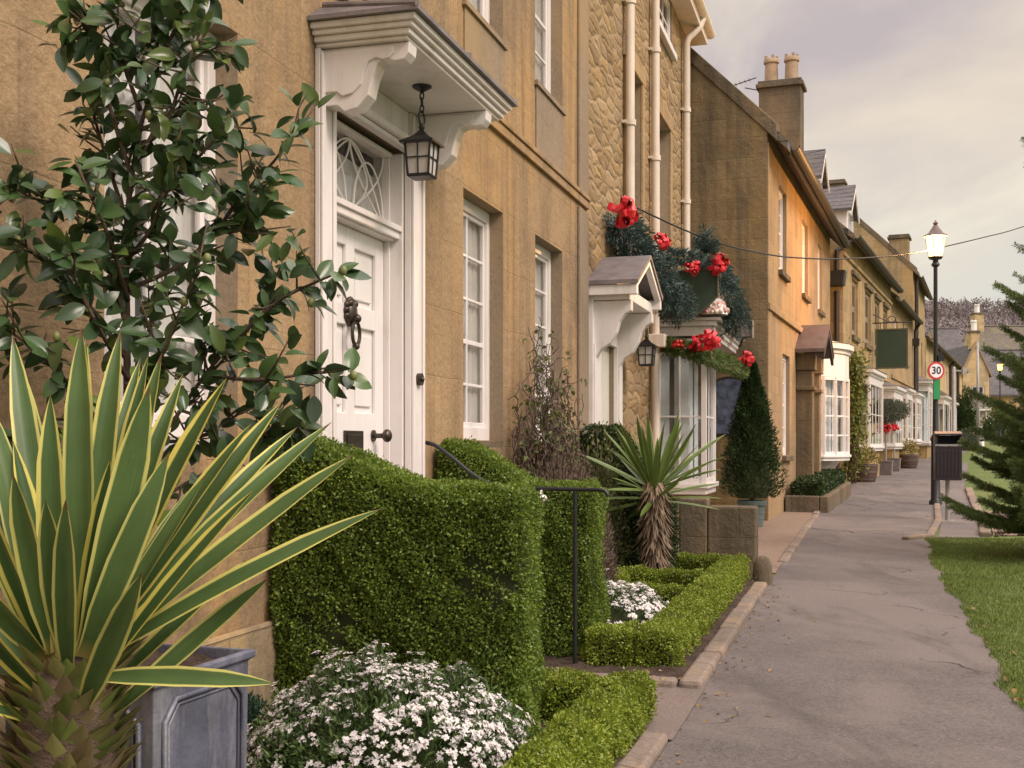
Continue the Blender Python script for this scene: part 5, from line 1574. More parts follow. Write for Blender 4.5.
v, f, _ = leafgrid(LP + rng.normal(0, .02, (n, 3)), rand_unit(n) + [0, -.2, -.2], rand_unit(n) + [.2, -.4, .6], rng.uniform(.03, .065, n), rng.uniform(.018, .034, n), .25, .15, 4)
np_mesh('leaves', [(v, f, 0)], [M['ivy']], cl)


def mound(name, label, cat, c, rx, ry_, h, n, ls, lw, mat, ang=0, twigs=0, twm='twig', lift=.0, core=True, up=.5, single=False, group=None, droop=0.0):
    root = thing(name, label, cat, c, ang, group)
    a = rng.uniform(0, 2 * pi, n); q = np.sqrt(rng.random(n)); z = np.sqrt(np.clip(1 - q ** 2.2, 0, 1)) * rng.uniform(.45, 1.05, n)
    lump = 1 + .15 * np.sin(3 * a + 1.2) * q + .10 * np.sin(7 * a + 4 * z)
    P = np.stack([q * np.cos(a) * rx * lump, q * np.sin(a) * ry_ * lump, lift + z * h * lump], 1)
    O = unit(P / [rx, ry_, h] - [0, 0, lift / h])
    L = rng.uniform(*ls, n)
    v, f = leaves(P, unit(O + rand_unit(n) * .8 + [0, 0, up]), unit(O + rand_unit(n)), L, L * lw, .15)
    np_mesh('foliage', [(v, f, 0)], [M[mat]], root, smooth=False)
    if twigs:
        mb = MB()
        for _ in range(twigs):
            b = rng.uniform(0, 2 * pi); q = rng.random() ** .5; e = np.array([q * math.cos(b) * rx, q * math.sin(b) * ry_, lift + h * rng.uniform(.7, 1.12) * math.sqrt(max(1 - q * q * .9, .05))])
            s0 = e * [.25, .25, 0]; m_ = (s0 + e) / 2 + rand_unit(1)[0] * .05 * h
            mb.tube([s0, m_, e], [.006, .005, .0025], 4)
        mb.build('twigs', M[twm], root, smooth=True)
    if core:
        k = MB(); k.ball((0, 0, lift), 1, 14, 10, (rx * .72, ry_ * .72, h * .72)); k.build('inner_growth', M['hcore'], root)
    return root


p = FA.p(9.05, .40, 0)
mound('heather_shrub', 'mauve brown twiggy shrub behind the swept hedge and below the bare climber', 'shrub', (p[0], p[1], gz(p[1]) + .05), .95, .36, 1.07, 15000, (.018, .04), .38, 'heather', FA.ang, 420, core=True)
p = FA.p(10.9, .28, 0)
mound('leafy_shrub', 'small green leafy shrub between the bare climber and the gabled door hood', 'shrub', (p[0], p[1], gz(p[1]) + .05), .3, .22, 1.2, 2200, (.03, .05), .6, 'ivy', FA.ang, 60)


def pyramid(name, label, c, rad, h, n, pot_r, pot_h):
    root = thing(name, label, 'potted conifer', c)
    mb = MB(); mb.lathe([(pot_r * .78, 0), (pot_r * .95, pot_h * .8), (pot_r * 1.06, pot_h * .82), (pot_r * 1.08, pot_h * .97), (pot_r, pot_h), (pot_r * .88, pot_h), (pot_r * .86, pot_h * .85)], (0, 0, 0), 28)
    for z in (.3, .5): mb.lathe([(pot_r * (.79 + .2 * z), pot_h * z), (pot_r * (.83 + .2 * z), pot_h * (z + .02)), (pot_r * (.79 + .2 * z), pot_h * (z + .04))], (0, 0, 0), 28)
    mb.build('pot', M['pot'], root, smooth='auto')
    mb = MB(); mb.lathe([(pot_r * .85, pot_h * .9), (.01, pot_h * .92)], (0, 0, 0), 16); mb.build('soil', M['soil'], root)
    mb = MB(); mb.tube([(0, 0, pot_h * .85), (0, 0, pot_h + h * .9)], [.035, .008], 8); mb.build('trunk', M['bark'], root)
    t = rng.random(n) ** .75; a = rng.uniform(0, 2 * pi, n)
    rr = rad * np.clip(np.interp(t, [0, .08, .3, .7, 1], [.75, 1, .82, .42, .05]), .02, 1) * (1 + .14 * np.sin(a * 5 + t * 21) + .10 * np.sin(a * 9 - t * 40)) * rng.uniform(.6, 1.05, n)
    P = np.stack([rr * np.cos(a), rr * np.sin(a), pot_h + .03 + t * h], 1); O = np.stack([np.cos(a), np.sin(a), np.zeros(n)], 1)
    v, f = leaves(P, unit(O * .8 + [0, 0, .75] + rand_unit(n) * .55), unit(O + rand_unit(n) * .8), rng.uniform(.03, .075, n), rng.uniform(.012, .022, n), .2)
    np_mesh('foliage', [(v, f, 0)], [M['potconifer']], root, smooth=False)
    k = MB(); k.lathe([(rad * .5, pot_h + .03), (rad * .62, pot_h + h * .1), (rad * .5, pot_h + h * .3), (rad * .25, pot_h + h * .7), (.02, pot_h + h * .93)], (0, 0, 0), 12); k.build('inner_growth', M['hcore'], root)
    return root


q = W(752, 521, 16.6)
pyramid('potted_conifer', 'dark green pointed conifer in a blue grey pot beside the shop bay', (q[0], q[1], gz(q[1]) + .012), .42, 1.86, 20000, .19, .36)


# needles along a path
def needle_tube(pts, rad, per_m, nl, nw, fwd=.7):
    pts = np.array(pts); lens = np.linalg.norm(np.diff(pts, axis=0), axis=1); cum = np.concatenate([[0], np.cumsum(lens)]); tot = cum[-1]
    n = int(tot * per_m); s = rng.random(n) * tot
    P = np.stack([np.interp(s, cum, pts[:, k]) for k in range(3)], 1)
    i = np.clip(np.searchsorted(cum, s) - 1, 0, len(pts) - 2); T_ = unit(pts[i + 1] - pts[i])
    r = rand_unit(n); r = unit(r - T_ * (r * T_).sum(1, keepdims=True))
    rr = rng.random(n) ** .5 * rad if np.isscalar(rad) else rng.random(n) ** .5 * np.interp(s, cum, rad)
    P = P + r * rr[:, None]
    return leaves(P, unit(r + T_ * fwd + rand_unit(n) * .3), unit(np.cross(T_, r) + rand_unit(n) * .5), rng.uniform(.7, 1.2, n) * nl, nw, .1)


# spruce beside the path (Christmas tree)
tb = np.array([6.08, 12.6]); tbz = gz(tb[1])
sp = thing('spruce_tree', 'green spruce tree with spreading needled branches on the grass at the right edge', 'tree', (tb[0], tb[1], tbz), 0)
H = 5.7
mb = MB(); mb.tube([(0, 0, -.05), (.01, 0, 2), (0, .01, 4), (0, 0, H)], [.11, .085, .045, .008], 10)
mb.build('trunk', M['bark'], sp, smooth=True)
mb = MB(); parts = []
zz = .30
while zz < H - .15:
    fr_ = 1 - zz / H; rad = .04 + 1.5 * fr_ ** .98
    nb = 9 if zz < 2.75 else 4; a0 = rng.random() * 6
    for k in range(nb):
        if 3.0 < zz < 4.4: rad = .74
        az = a0 + 2 * pi * k / nb + rng.normal(0, .15); L = rad * rng.uniform(.78, 1.08); up = .12 + .5 * (zz / H) + rng.normal(0, .06)
        o_ = np.array([math.cos(az), math.sin(az), 0]); s_ = np.array([-math.sin(az), math.cos(az), 0]); p0 = np.array([0, 0, zz + rng.normal(0, .05)])
        ax = [p0 + o_ * L * t + np.array([0, 0, L * (up * t - .30 * t + .34 * t * t)]) for t in np.linspace(0, 1, 7)]
        mb.tube(ax, list(np.linspace(.014 * (.5 + fr_), .003, 7)), 5)
        ax = np.array(ax)
        parts.append((*needle_tube(ax[1:], .008, 620, .036, .0062), 0))
        nt = max(3, int(L * 21)) if zz < 2.75 else 4
        for j in range(nt):
            t = .22 + .75 * (j + rng.random() * .5) / nt; i = min(int(t * 6), 5); b = ax[i] + (ax[i + 1] - ax[i]) * (t * 6 - i)
            for sd in (-1, 1):
                l2 = L * .42 * (1.05 - t) * rng.uniform(.7, 1.15) + .05
                d2 = unit(o_ * .75 + s_ * sd * .8 + np.array([0, 0, rng.normal(.06, .16)]))
                tw = [b, b + d2 * l2 * .5, b + d2 * l2 + np.array([0, 0, .05 * l2])]
                mb.tube(tw, [.004, .003, .0018], 3)
                parts.append((*needle_tube(tw, .006, 560, .036, .0062), 0))
    zz += rng.uniform(.19, .27) * (1 + .6 * (zz > 2.75))
mb.build('branches', M['bark'], sp)
np_mesh('needles', parts, [M['spruce']], sp, smooth=False)

# wisteria-like climber on the corner house
c = FC.p(.12, .14, .4)
wi = thing('leafy_climber', 'yellow green leafy climber on the house corner beside the bow window', 'climbing plant', c)
mb = MB(); LP = []
for i in range(12):
    pts = [np.array([0, 0, 0.]) + rng.normal(0, .08, 3) * [1, 1, 0]]
    for k in range(16):
        pts.append(pts[-1] + [rng.normal(.005, .04), rng.normal(.02, .05), .175])
        LP += [pts[-1] + rng.normal(0, .13, 3) * [.9, .9, 1.3] for _ in range(34 if k > 3 else 8)]
    mb.tube(pts, list(np.linspace(.02, .006, len(pts))), 5)
mb.build('stems', M['bark'], wi, smooth=True)
LP = np.array(LP); n = len(LP); L = rng.uniform(.06, .12, n)
v, f = leaves(LP, rand_unit(n) + [0, -.2, -.5], rand_unit(n) + [0, -.4, .6], L, L * .5, .15)
np_mesh('leaves', [(v, f, 0)], [M['wisteria']], wi, smooth=False)


def barrel(label, c, r, h, nleaf):
    root = thing('barrel_planter', label, 'planter', c, rng.random() * 3, 'barrel planters along the shop fronts')
    mb = MB(); n = 24
    prof = [(r * .80, 0), (r * .92, h * .3), (r * .99, h * .65), (r, h), (r * .93, h), (r * .90, h * .75)]
    mb.lathe(prof, (0, 0, 0), n); mb.build('staves', M['barrelwood'], root, smooth='auto')
    mb = MB()
    for z0, z1 in ((.10, .2), (.52, .62), (.90, .98)):
        f_ = lambda z: np.interp(z, [0, .3, .65, 1], [.80, .92, .99, 1]) * r + .006
        mb.lathe([(f_(z0), h * z0), (f_(z1), h * z1), (f_(z1) - .02, h * z1), (f_(z0) - .02, h * z0)], (0, 0, 0), n)
    mb.build('iron_hoops', M['hoop'], root, smooth='auto')
    mb = MB(); mb.lathe([(r * .91, h * .85), (.01, h * .88)], (0, 0, 0), 16); mb.build('soil', M['soil'], root)
    a = rng.uniform(0, 2 * pi, nleaf); q = np.sqrt(rng.random(nleaf)); z = np.sqrt(1 - q ** 2) * rng.uniform(.3, 1.05, nleaf)
    P = np.stack([q * np.cos(a) * r * 1.15, q * np.sin(a) * r * 1.15, h * .9 + z * h * 1.15], 1)
    L = rng.uniform(.04, .08, nleaf)
    v, f = leaves(P, unit(P * [1, 1, .5] + rand_unit(nleaf) * .5), rand_unit(nleaf) + [0, 0, .5], L, L * .55, .15)
    np_mesh('foliage', [(v, f, 0)], [M['autumn']], root, smooth=False)


q = W(864, 481, 27.7); barrel('half barrel planter of yellowing plants standing nearest, below the leafy climber', (q[0], q[1], gz(q[1]) + .01), .31, .40, 700)
q = W(904, 467, 35.5); barrel('half barrel planter of yellow green plants farther along, past the topiary tree', (q[0] + .12, q[1], gz(q[1]) + .01), .30, .40, 700)


def topiary(label, c, hs, rx, rz):
    root = thing('topiary_tree', label, 'potted tree', c, FC.ang, 'clipped topiary trees outside the shop')
    mb = MB(); h = .17; H_ = .36
    mb.lathe([((h - .02) * 1.414, 0), (h * 1.414, H_ - .03), (h * 1.414 + .015, H_ - .028), (h * 1.414 + .015, H_), ((h - .03) * 1.414, H_), ((h - .035) * 1.414, H_ - .1)], (0, 0, 0), 4, pi / 4)
    mb.build('square_pot', M['lead'], root, bevel=.006)
    mb = MB(); mb.face([(-h + .03, -h + .03, H_ - .05), (h - .03, -h + .03, H_ - .05), (h - .03, h - .03, H_ - .05), (-h + .03, h - .03, H_ - .05)]); mb.build('soil', M['soil'], root)
    mb = MB(); mb.tube([(0, 0, H_ - .06), (.01, 0, hs)], [.024, .018], 8)
    for k in range(7): mb.tube([(.01, 0, hs - .05), (rx * .6 * math.cos(k), rx * .6 * math.sin(k), hs + rz * rng.uniform(-.2, .8))], [.012, .005], 5)
    mb.build('stem', M['grey'], root)
    n = 5200; d = rand_unit(n) * rng.uniform(.55, 1.05, (n, 1)) * (1 + .1 * np.sin(np.arange(n) % 7))[:, None]
    P = d * [rx, rx, rz] + [0, 0, hs + rz * .7]; L = rng.uniform(.03, .06, n)
    v, f = leaves(P, unit(d + rand_unit(n) * .7), rand_unit(n), L, L * .42, .1)
    np_mesh('crown', [(v, f, 0)], [M['olive']], root, smooth=False)


q1 = W(882, 475, 31.2); topiary('clipped grey green topiary tree in a lead pot, the nearer of the pair', (q1[0] + .1, q1[1], gz(q1[1]) + .01), 1.42, .42, .29)
q2 = W(890.5, 470, 33.4); topiary('clipped grey green topiary tree in a lead pot, the farther of the pair', (q2[0] + .1, q2[1], gz(q2[1]) + .01), 1.5, .40, .27)

p = FE.p(9.8, 1.0, 0)
mound('column_shrub', 'dark green rounded column shrub by the far white shop front', 'shrub', (p[0], p[1], gz(p[1])), .55, .55, 2.75, 3500, (.08, .15), .6, 'privet', 0, 0)
p = FE.p(5.5, 1.2, 0)
mound('grey_shrub', 'low grey green shrub at the path edge before the dark column shrub', 'shrub', (p[0], p[1], gz(p[1])), .7, .7, .9, 1500, (.06, .12), .5, 'olive', 0, 0)
p = FE.p(11.3, .9, 0)
mound('climbing_shrub', 'light green bush beside the dark column shrub', 'shrub', (p[0], p[1], gz(p[1])), .4, .4, 1.9, 1200, (.07, .13), .5, 'ivy', 0, 0)
q = W(1004, 440, 76)
mound('roadside_bush', 'dark low bush in front of the far slate roofed house', 'shrub', (q[0] - .6, q[1], gz(q[1])), 1.0, .8, 1.5, 1500, (.10, .18), .6, 'privet', 0, 0)

# ================================================================ street furniture
# handrail
hr_ = thing('handrail', 'black iron handrail beside the door steps in front of the swept hedge', 'handrail', FA.p(7.16, .93, gz(6.7)), 0)
o_ = np.array(hr_.location)
ap = lambda u, v, z: FA.p(u, v, z) - o_
mb = MB()
rail = [(7.19, -.0, 1.27), (7.18, .10, 1.25), (7.17, .22, 1.17), (7.165, .34, 1.08), (7.16, .46, 1.025), (7.16, .6, 1.01), (7.16, .93, 1.005), (7.16, 1.06, 1.005), (7.16, 1.10, .995), (7.16, 1.115, .97)]
mb.tube(smoothpath([ap(*q) for q in rail], 4), .0115, 8)
mb.build('rail', M['black'], hr_, smooth=True)
for v_ in (.93, .42):
    mb = MB(); mb.tube([ap(7.16, v_, .0), ap(7.16, v_, 1.0 if v_ > .5 else 1.03)], .0125, 8); mb.lathe([(.035, 0), (.03, .03)], tuple(ap(7.16, v_, gz(6.8) - .02)), 10); mb.build('post', M['black'], hr_, smooth='auto')
mb = MB(); q = ap(7.12, .74, .955); mb.ball(tuple(q), .032, 12, 8, (1.3, 1, .75)); mb.tube([q + [0, 0, .01], ap(7.16, .74, 1.0)], .008, 6)
mb.build('end_scroll_glint', M['white2'], hr_, smooth=True)  # white colour stands in for light caught by the rail's end scroll

# mossy low wall between the gardens
mb = MB()
for (v0, v1, z) in ((.84, 1.10, .73), (1.102, 1.54, .66)):
    mb.box(11.72, 11.97, -v1, -v0, -.2, z)
lw = thing('low_wall', 'mossy stone low wall stepping down toward the path, behind the box edging', 'wall', (*FA.p(11.84, 1.2, 0)[:2], gz(11)), 0)
off = np.array(lw.location)
vv = FA.arr(np.array(mb.v) * [1, -1, 1]); mb.v = [tuple(x) for x in vv - off + [0, 0, gz(11)]]
mb.build('wall_stones', M['lowwall'], lw, bevel=.018)
mb = MB(); c = FA.p(11.42, 1.62, 0); mb.lathe([(.085, -.1), (.088, .08), (.08, .18), (.06, .23), (.03, .25), (.005, .255)], (0, 0, 0), 14)
o = mb.build('guard_stone', M['lowwall'], smooth='auto'); o.location = (c[0], c[1], gz(c[1]))
tag(o, 'short rounded guard stone at the end of the garden kerb', 'stone')
# stone trough along house B
mb = MB()
u0, u1, v0, v1 = 1.85, 6.5, .02, .70
for a, b, c, d in ((u0, u1, v1 - .14, v1), (u0, u0 + .14, v0, v1 - .143), (u1 - .14, u1, v0, v1 - .143)):
    mb.box(a, b, c, d, -.2, .27)
mb.box(u0 + .145, u1 - .145, v0, v1 - .145, -.2, .2)
tr = thing('stone_trough', 'long low stone trough along the foot of the gabled house', 'planter', (*FB.p(4.1, .35, 0)[:2], gz(20)), 0)
vv = FB.arr(np.array(mb.v)); vv[:, 2] += np.interp(vv[:, 1], _K[:, 0], _K[:, 1]); mb.v = [tuple(x) for x in vv - np.array(tr.location)]
mb.build('trough_walls', M['lowwall'], tr, bevel=.02)


def street_lamp(label, c, lit, plate=False, sc=1.0):
    root = thing('street_lamp', label, 'street lamp', c, 0, 'lit street lamps along the path')
    mb = MB()
    mb.lathe([(.11, -.1), (.11, .06), (.08, .1), (.075, 1.1), (.085, 1.13), (.085, 1.17), (.052, 1.24), (.038, 2.6), (.034, 4.0), (.034, 4.16), (.07, 4.19), (.07, 4.22), (.045, 4.25), (.05, 4.29)], (0, 0, 0), 14)
    mb.build('post', M['black'], root, smooth='auto')
    mb = MB(); z0 = 4.30; mb.lathe([(.10, z0), (.125, z0 + .03), (.12, z0 + .045)], (0, 0, 0), 12)
    for k in range(6):
        a = k * pi / 3; mb.tube([(.118 * math.cos(a), .118 * math.sin(a), z0 + .04), (.178 * math.cos(a), .178 * math.sin(a), z0 + .39)], .008, 5)
    mb.build('lantern_frame', M['black'], root, smooth='auto')
    mb = MB(); mb.lathe([(.11, z0 + .047), (.17, z0 + .39), (.10, z0 + .392)], (0, 0, 0), 12); mb.build('lantern_glass', M[lit], root, smooth='auto')
    mb = MB(); mb.lathe([(.20, z0 + .393), (.205, z0 + .41), (.13, z0 + .455), (.075, z0 + .53), (.05, z0 + .57), (.028, z0 + .60), (.045, z0 + .63), (.02, z0 + .66), (.004, z0 + .69)], (0, 0, 0), 12)
    mb.build('lantern_cap', M['copper'], root, smooth='auto')
    if plate:
        mb = MB(); mb.box(-.055, .055, -.075, -.058, 1.85, 2.2); mb.build('green_plate', M['greenplate'], root)
        mb = MB(); mb.box(.03, .14, -.05, .05, 2.52, 2.62); mb.tube([(0.04, 0, 2.5), (.12, 0, 2.68)], .03, 6); mb.build('bracket_box', M['black'], root)
    return root


q = W(935.5, 505, 21.0); lampz = gz(21.0)
street_lamp('tall black street lamp with lit orange lantern, speed limit sign on its post', (q[0], q[1], lampz), 'lightglass', True)
q3 = W(1000, 400, 74); street_lamp('distant black street lamp glowing orange near the spruce tree', (q3[0], q3[1], gz(74)), 'lightfar')

for (x_, y_, z_, P_, nm) in ((q[0], q[1], lampz + 4.50, 680, 'lamp_light'), (q3[0], q3[1], gz(74) + 4.5, 160, 'lamp_light')):
    L_ = bpy.data.lights.new(nm, 'POINT'); L_.energy = P_; L_.color = (1.0, .45, .13); L_.shadow_soft_size = .07
    lo = bpy.data.objects.new(nm, L_); COL.objects.link(lo); lo.location = (x_, y_, z_)
# speed sign
sg = thing('speed_sign', 'round white speed limit sign with red rim reading 30 on the lamp post', 'sign', (q[0] - .02, q[1] - .085, 2.545), R(8))
def disc(r, y0, y1, n=40):
    m = MB(); m.prism([(r * math.cos(2 * pi * i / n), r * math.sin(2 * pi * i / n)) for i in range(n)], lambda a, b, t: (a, t, b), y0, y1); return m
disc(.157, 0, .012).build('backing', M['grey'], sg); disc(.155, -.004, -.0005).build('red_rim', M['signred'], sg); disc(.121, -.008, -.0045).build('white_face', M['signwhite'], sg)
cu = bpy.data.curves.new('digits', 'FONT'); cu.body = '30'; cu.size = .178; cu.extrude = .0015; cu.offset = .0028; cu.align_x = 'CENTER'; cu.align_y = 'CENTER'
to = bpy.data.objects.new('digits', cu); COL.objects.link(to)
me = bpy.data.meshes.new_from_object(to.evaluated_get(bpy.context.evaluated_depsgraph_get())); bpy.data.objects.remove(to)
me.materials.clear(); me.materials.append(M['signblack'])
t = link('digits', me, sg); t.rotation_euler = (R(90), 0, 0); t.location = (0, -.0105, 0)
mb = MB(); mb.box(-.03, .03, .0125, .045, -.1, -.06); mb.box(-.03, .03, .0125, .045, .06, .1); mb.build('clamp', M['grey'], sg)

# litter bin
q = W(947.5, 521, 17.7)
bn = thing('litter_bin', 'black litter bin on a grey post beside the path in front of the street lamp', 'bin', (q[0], q[1], gz(q[1])), R(-14))
mb = MB(); w, d = .185, .15
mb.box(-w, w, -d, d, .60, 1.10)
for s in (-1, 1): mb.box(s * w - (.0 if s < 0 else .03), s * w + (.03 if s < 0 else 0), -d + .002, d - .002, 1.102, 1.26)
mb.box(-w + .031, w - .031, d - .03, d - .003, 1.102, 1.26)
for i in range(7): mb.box(-w + .02 + i * .05, -w + .055 + i * .05, -d - .006, -d - .0005, .66, 1.04)
b = mb.build('bin_body', M['bingrey'], bn, bevel=.008)
mb = MB(); mb.prism([(-d - .015, 1.262), (d + .015, 1.262), (d + .015, 1.285), (0, 1.32), (-d - .015, 1.285)], lambda p, z, t: (t, p, z), -w - .01, w + .01); mb.build('bin_hood', M['bingrey'], bn, bevel=.01)
mb = MB(); mb.box(-w - .004, w + .004, -d - .008, -d + .0, 1.102, 1.13); mb.build('rim_band', M['grey'], bn)
mb = MB(); mb.tube([(0, .0, -.05), (0, .0, .598)], .032, 10); mb.build('post', M['grey'], bn)
mb = MB(); mb.box(-.1, .1, -.1, .1, -.03, .012); mb.build('foot_plate', M['grey'], bn)

q = W(949, 432, 29.5); zb_ = gz(29.5)
gp = thing('grey_post', 'plain grey metal post standing behind the litter bin', 'post', (q[0] + .12, q[1], zb_), 0)
mb = MB(); mb.lathe([(.085, -.1), (.085, .9), (.05, .95), (.045, 2.7), (.03, 2.74)], (0, 0, 0), 12); mb.build('pole', M['grey'], gp, smooth='auto')
mb = MB(); mb.box(-.02, .28, -.02, .02, 2.62, 2.66); mb.box(.2, .3, -.05, .05, 2.55, 2.72); mb.build('fitting', M['grey'], gp)
q = W(978, 430, 55); mb = MB(); mb.tube([(0, 0, -.1), (0, 0, 2.5), (-.02, 0, 5.0)], [.08, .065, .05], 10)
o = mb.build('telegraph_pole', M['grey'], smooth=True); o.location = (q[0], q[1], gz(55)); tag(o, 'thin grey pole standing at the far bend of the path', 'pole')
q = W(982, 445, 46)
bo = thing('white_bollard', 'small white bollard beside the grass verge in the distance', 'bollard', (q[0], q[1], gz(46)))
mb = MB(); mb.lathe([(.085, -.05), (.085, .2), (.08, .85), (.06, .9), (.01, .91)], (0, 0, 0), 12); mb.build('post', M['signwhite'], bo, smooth='auto')
mb = MB(); mb.lathe([(.083, .62), (.083, .7)], (0, 0, 0), 12); mb.build('dark_band', M['signblack'], bo)

# hanging green sign
hs = thing('hanging_sign', 'large square dark green hanging sign on an iron bracket over the far shop fronts', 'sign', (*FC.p(5.5, .02, 0)[:2], 3.33), FC.ang)
mb = MB(); mb.box(-.02, .02, -.86, -.12, -.02, .96); mb.build('sign_board', M['signgreen'], hs)
mb = MB()
for a, b, c, d in ((-.90, -.861, -.06, 1.0), (-.119, -.08, -.06, 1.0), (-.86, -.12, -.06, -.021), (-.86, -.12, .961, 1.0)): mb.box(-.03, .03, a, b, c, d)
mb.build('sign_frame', M['signedge'], hs)
mb = MB(); mb.tube([(0, 0, 1.16), (0, -1.0, 1.16)], .018, 6); mb.tube([(0, 0, 1.4), (0, -.4, 1.18)], .012, 6)
for y in (-.2, -.78): mb.tube([(0, y, 1.0), (0, y, 1.16)], .01, 5)
mb.tube([(.0, -.49 + .1 * math.cos(a), 1.25 + .08 * math.sin(a)) for a in np.linspace(0, 2 * pi, 13)], .012, 5)
mb.build('iron_bracket', M['black'], hs)

# shield-shaped sign over the shop
pw = W(693, 290, 14.4)
ang = FA.ang
u_, v_ = (np.array(pw[:2]) - FA.o) @ FA.u, (np.array(pw[:2]) - FA.o) @ FA.v
ss = thing('shield_sign', 'dark green shield shaped sign hung among the garlands above the shop bay', 'sign', (*FA.p(u_, 0, 0)[:2], 2.90), ang)
mb = MB(); hw = .295; y0 = -v_
pts = [(-hw, .44), (hw, .44), (hw, .13), (.10, -.06), (0, -.10), (-.10, -.06), (-hw, .13)]
mb.prism(pts, lambda p, z, t: (t, y0 + p, z), -.018, .018); mb.build('sign_board', M['signgreen'], ss, bevel=.004)
mb = MB(); pp = pts + pts[:2]
for x in (-.022, .022): mb.tube([(x, y0 + p, z) for p, z in pp], .011, 5)
mb.build('sign_frame', M['signedge'], ss)
mb = MB(); mb.tube([(0, -.0, .53), (0, y0 - hw - .05, .53)], .016, 6)
for s in (-1, 1): mb.tube([(0, y0 + s * .2, .44), (0, y0 + s * .2, .53)], .008, 5)
mb.build('iron_bracket', M['black'], ss)


# garlands
def WV(px, py, v):
    s = (px - 512) / FPX
    return W(px, py, (2.54 - 1.041 * v) / (.29 - s))


def garland(label, pts, rad, per_m=5200, nl=.06, mat='bluespruce', name='spruce_garland', cat='garland', group='spruce garlands'):
    pts = smoothpath(np.array(pts), 5); b = pts.mean(0)
    n = len(pts); rr = rad * (1 + .25 * np.sin(np.arange(n) * 1.9) + rng.normal(0, .1, n))
    sub = []
    v, f = needle_tube(pts - b, rr, per_m * .45, nl, .013)
    sub.append((v, f, 0))
    lens = np.linalg.norm(np.diff(pts, axis=0), axis=1).sum()
    for _ in range(int(lens * 42)):
        i = rng.integers(0, n - 1); t = unit(pts[i + 1] - pts[i]); r = rand_unit(1)[0]; d = unit(r + t * .5)
        q = pts[i] - b; L = rad * rng.uniform(1.0, 1.7)
        sub.append((*needle_tube([q, q + d * L * .6, q + d * L + np.array([0, 0, -.02])], .006, 300, nl * .8, .012), 0))
    o = np_mesh(name, sub, [M[mat]], smooth=False); o.location = [float(x) for x in b]
    return tag(o, label, cat, group)


garland('thick blue green spruce garland sloping down from the tallest red bow to the shield sign', [WV(617, 220, .12), WV(632, 245, .2), WV(650, 270, .32), WV(668, 295, .42), WV(681, 308, .48)], .19, 11000)
garland('thin spruce garland looping above the shield sign', [W(662, 250, 14.2), W(675, 256, 14.3), W(692, 258, 14.3), W(710, 264, 14.4)], .07, 3800)
garland('spruce garland hanging down the right side of the shield sign', [W(718, 268, 14.6), W(724, 288, 14.6), W(732, 308, 14.8), W(738, 326, 15.2)], .16, 8000)
garland('dark spruce garland drooping below the shield sign', [W(680, 306, 14.8), W(694, 316, 14.75), W(710, 314, 14.75), W(722, 304, 14.8)], .13, 6000, mat='spruce')
garland('green garland hanging under the shop cornice', [W(657, 343, 14.75), W(675, 347, 14.4), W(692, 350, 14.15), W(703, 354, 14.1), W(718, 360, 14.8), W(733, 366, 15.8), W(744, 370, 16.6)], .085, 4500, mat='spruce')
c = W(697, 268, 14.9); c[2] = 2.85
st = thing('small_spruce', 'small blue green spruce standing on the shop roof behind the shield sign', 'small tree', (c[0] + .12, c[1] + .1, 2.98), 0)
mb = MB(); mb.tube([(0, 0, -.12), (0, 0, .92)], [.025, .006], 6); mb.build('trunk', M['bark'], st)
sub = []
for k in range(70):
    z = .1 + .8 * rng.random(); r = .36 * (1 - z / 1.02) + .05; a = rng.uniform(0, 6.3); e = np.array([r * math.cos(a), r * math.sin(a), z + .1])
    sub.append((*needle_tube([np.array([0, 0, z]), e * [.5, .5, 1] + [0, 0, -.06], e], .010, 400, .05, .011), 0))
np_mesh('needles', sub, [M['bluespruce']], st, smooth=False)


def bow(label, c, s, group='red ribbon bows'):
    root = thing('ribbon_bow', label, 'bow', c, FA.ang, group)
    mb = MB(); n = 13
    for k in range(20):
        d = unit(rand_unit(1)[0] + np.array([-.35, -.55, .1])); a = unit(np.cross(d, rand_unit(1)[0])); nn = np.cross(d, a); L = s * rng.uniform(.7, 1.05); hw = s * .19
        pts = []
        for i in range(n):
            t = i / (n - 1) * 2 * pi; q = d * L * .5 * (1 - math.cos(t)) + nn * L * .30 * math.sin(t); w_ = hw * (.45 + .55 * (1 - math.cos(t)) / 2)
            pts.append((q - a * w_, q + a * w_))
        for i in range(n - 1): mb.face([pts[i][0], pts[i][1], pts[i + 1][1], pts[i + 1][0]])
    o = mb.build('loops', M['red'], root, smooth=True)
    k = MB(); k.ball((0, 0, 0), s * .16, 10, 8); k.build('knot', M['red'], root, smooth=True)
    for q in (1, -1):
        m = MB(); e = np.array([q * .35, -.3, -1.0]) * s * .95
        m.face([(-.1 * s, -.1 * s, 0), (.1 * s, -.1 * s, 0), tuple(e + [.16 * s, 0, 0]), tuple(e - [.12 * s, 0, -.08 * s])]); m.build('ribbon_tail', M['red'], root)


bow('large red bow at the top left end of the thick garland', WV(622, 212, .34), .16)
bow('red bow on the wall between the two cream downpipes', WV(661, 243, .25), .13)
bow('red bow at the upper right corner of the shield sign', W(717, 264, 14.2), .155)
bow('small red bow behind the top edge of the shield sign', W(692, 268, 14.15), .11)
bow('large red bow hanging at the corner of the shop cornice', W(708, 341, 13.75), .16)
bow('dull red bow beside the large one under the shop cornice', W(694, 344, 14.0), .11)
bow('small red bow in the middle of the cornice garland', W(678, 345, 14.25), .085)
bow('small dark red bow beside the downpipe under the shop cornice', W(661, 345, 14.5), .085)
bow('red bow on the tip of the potted conifer', W(745, 359, 16.1), .15)

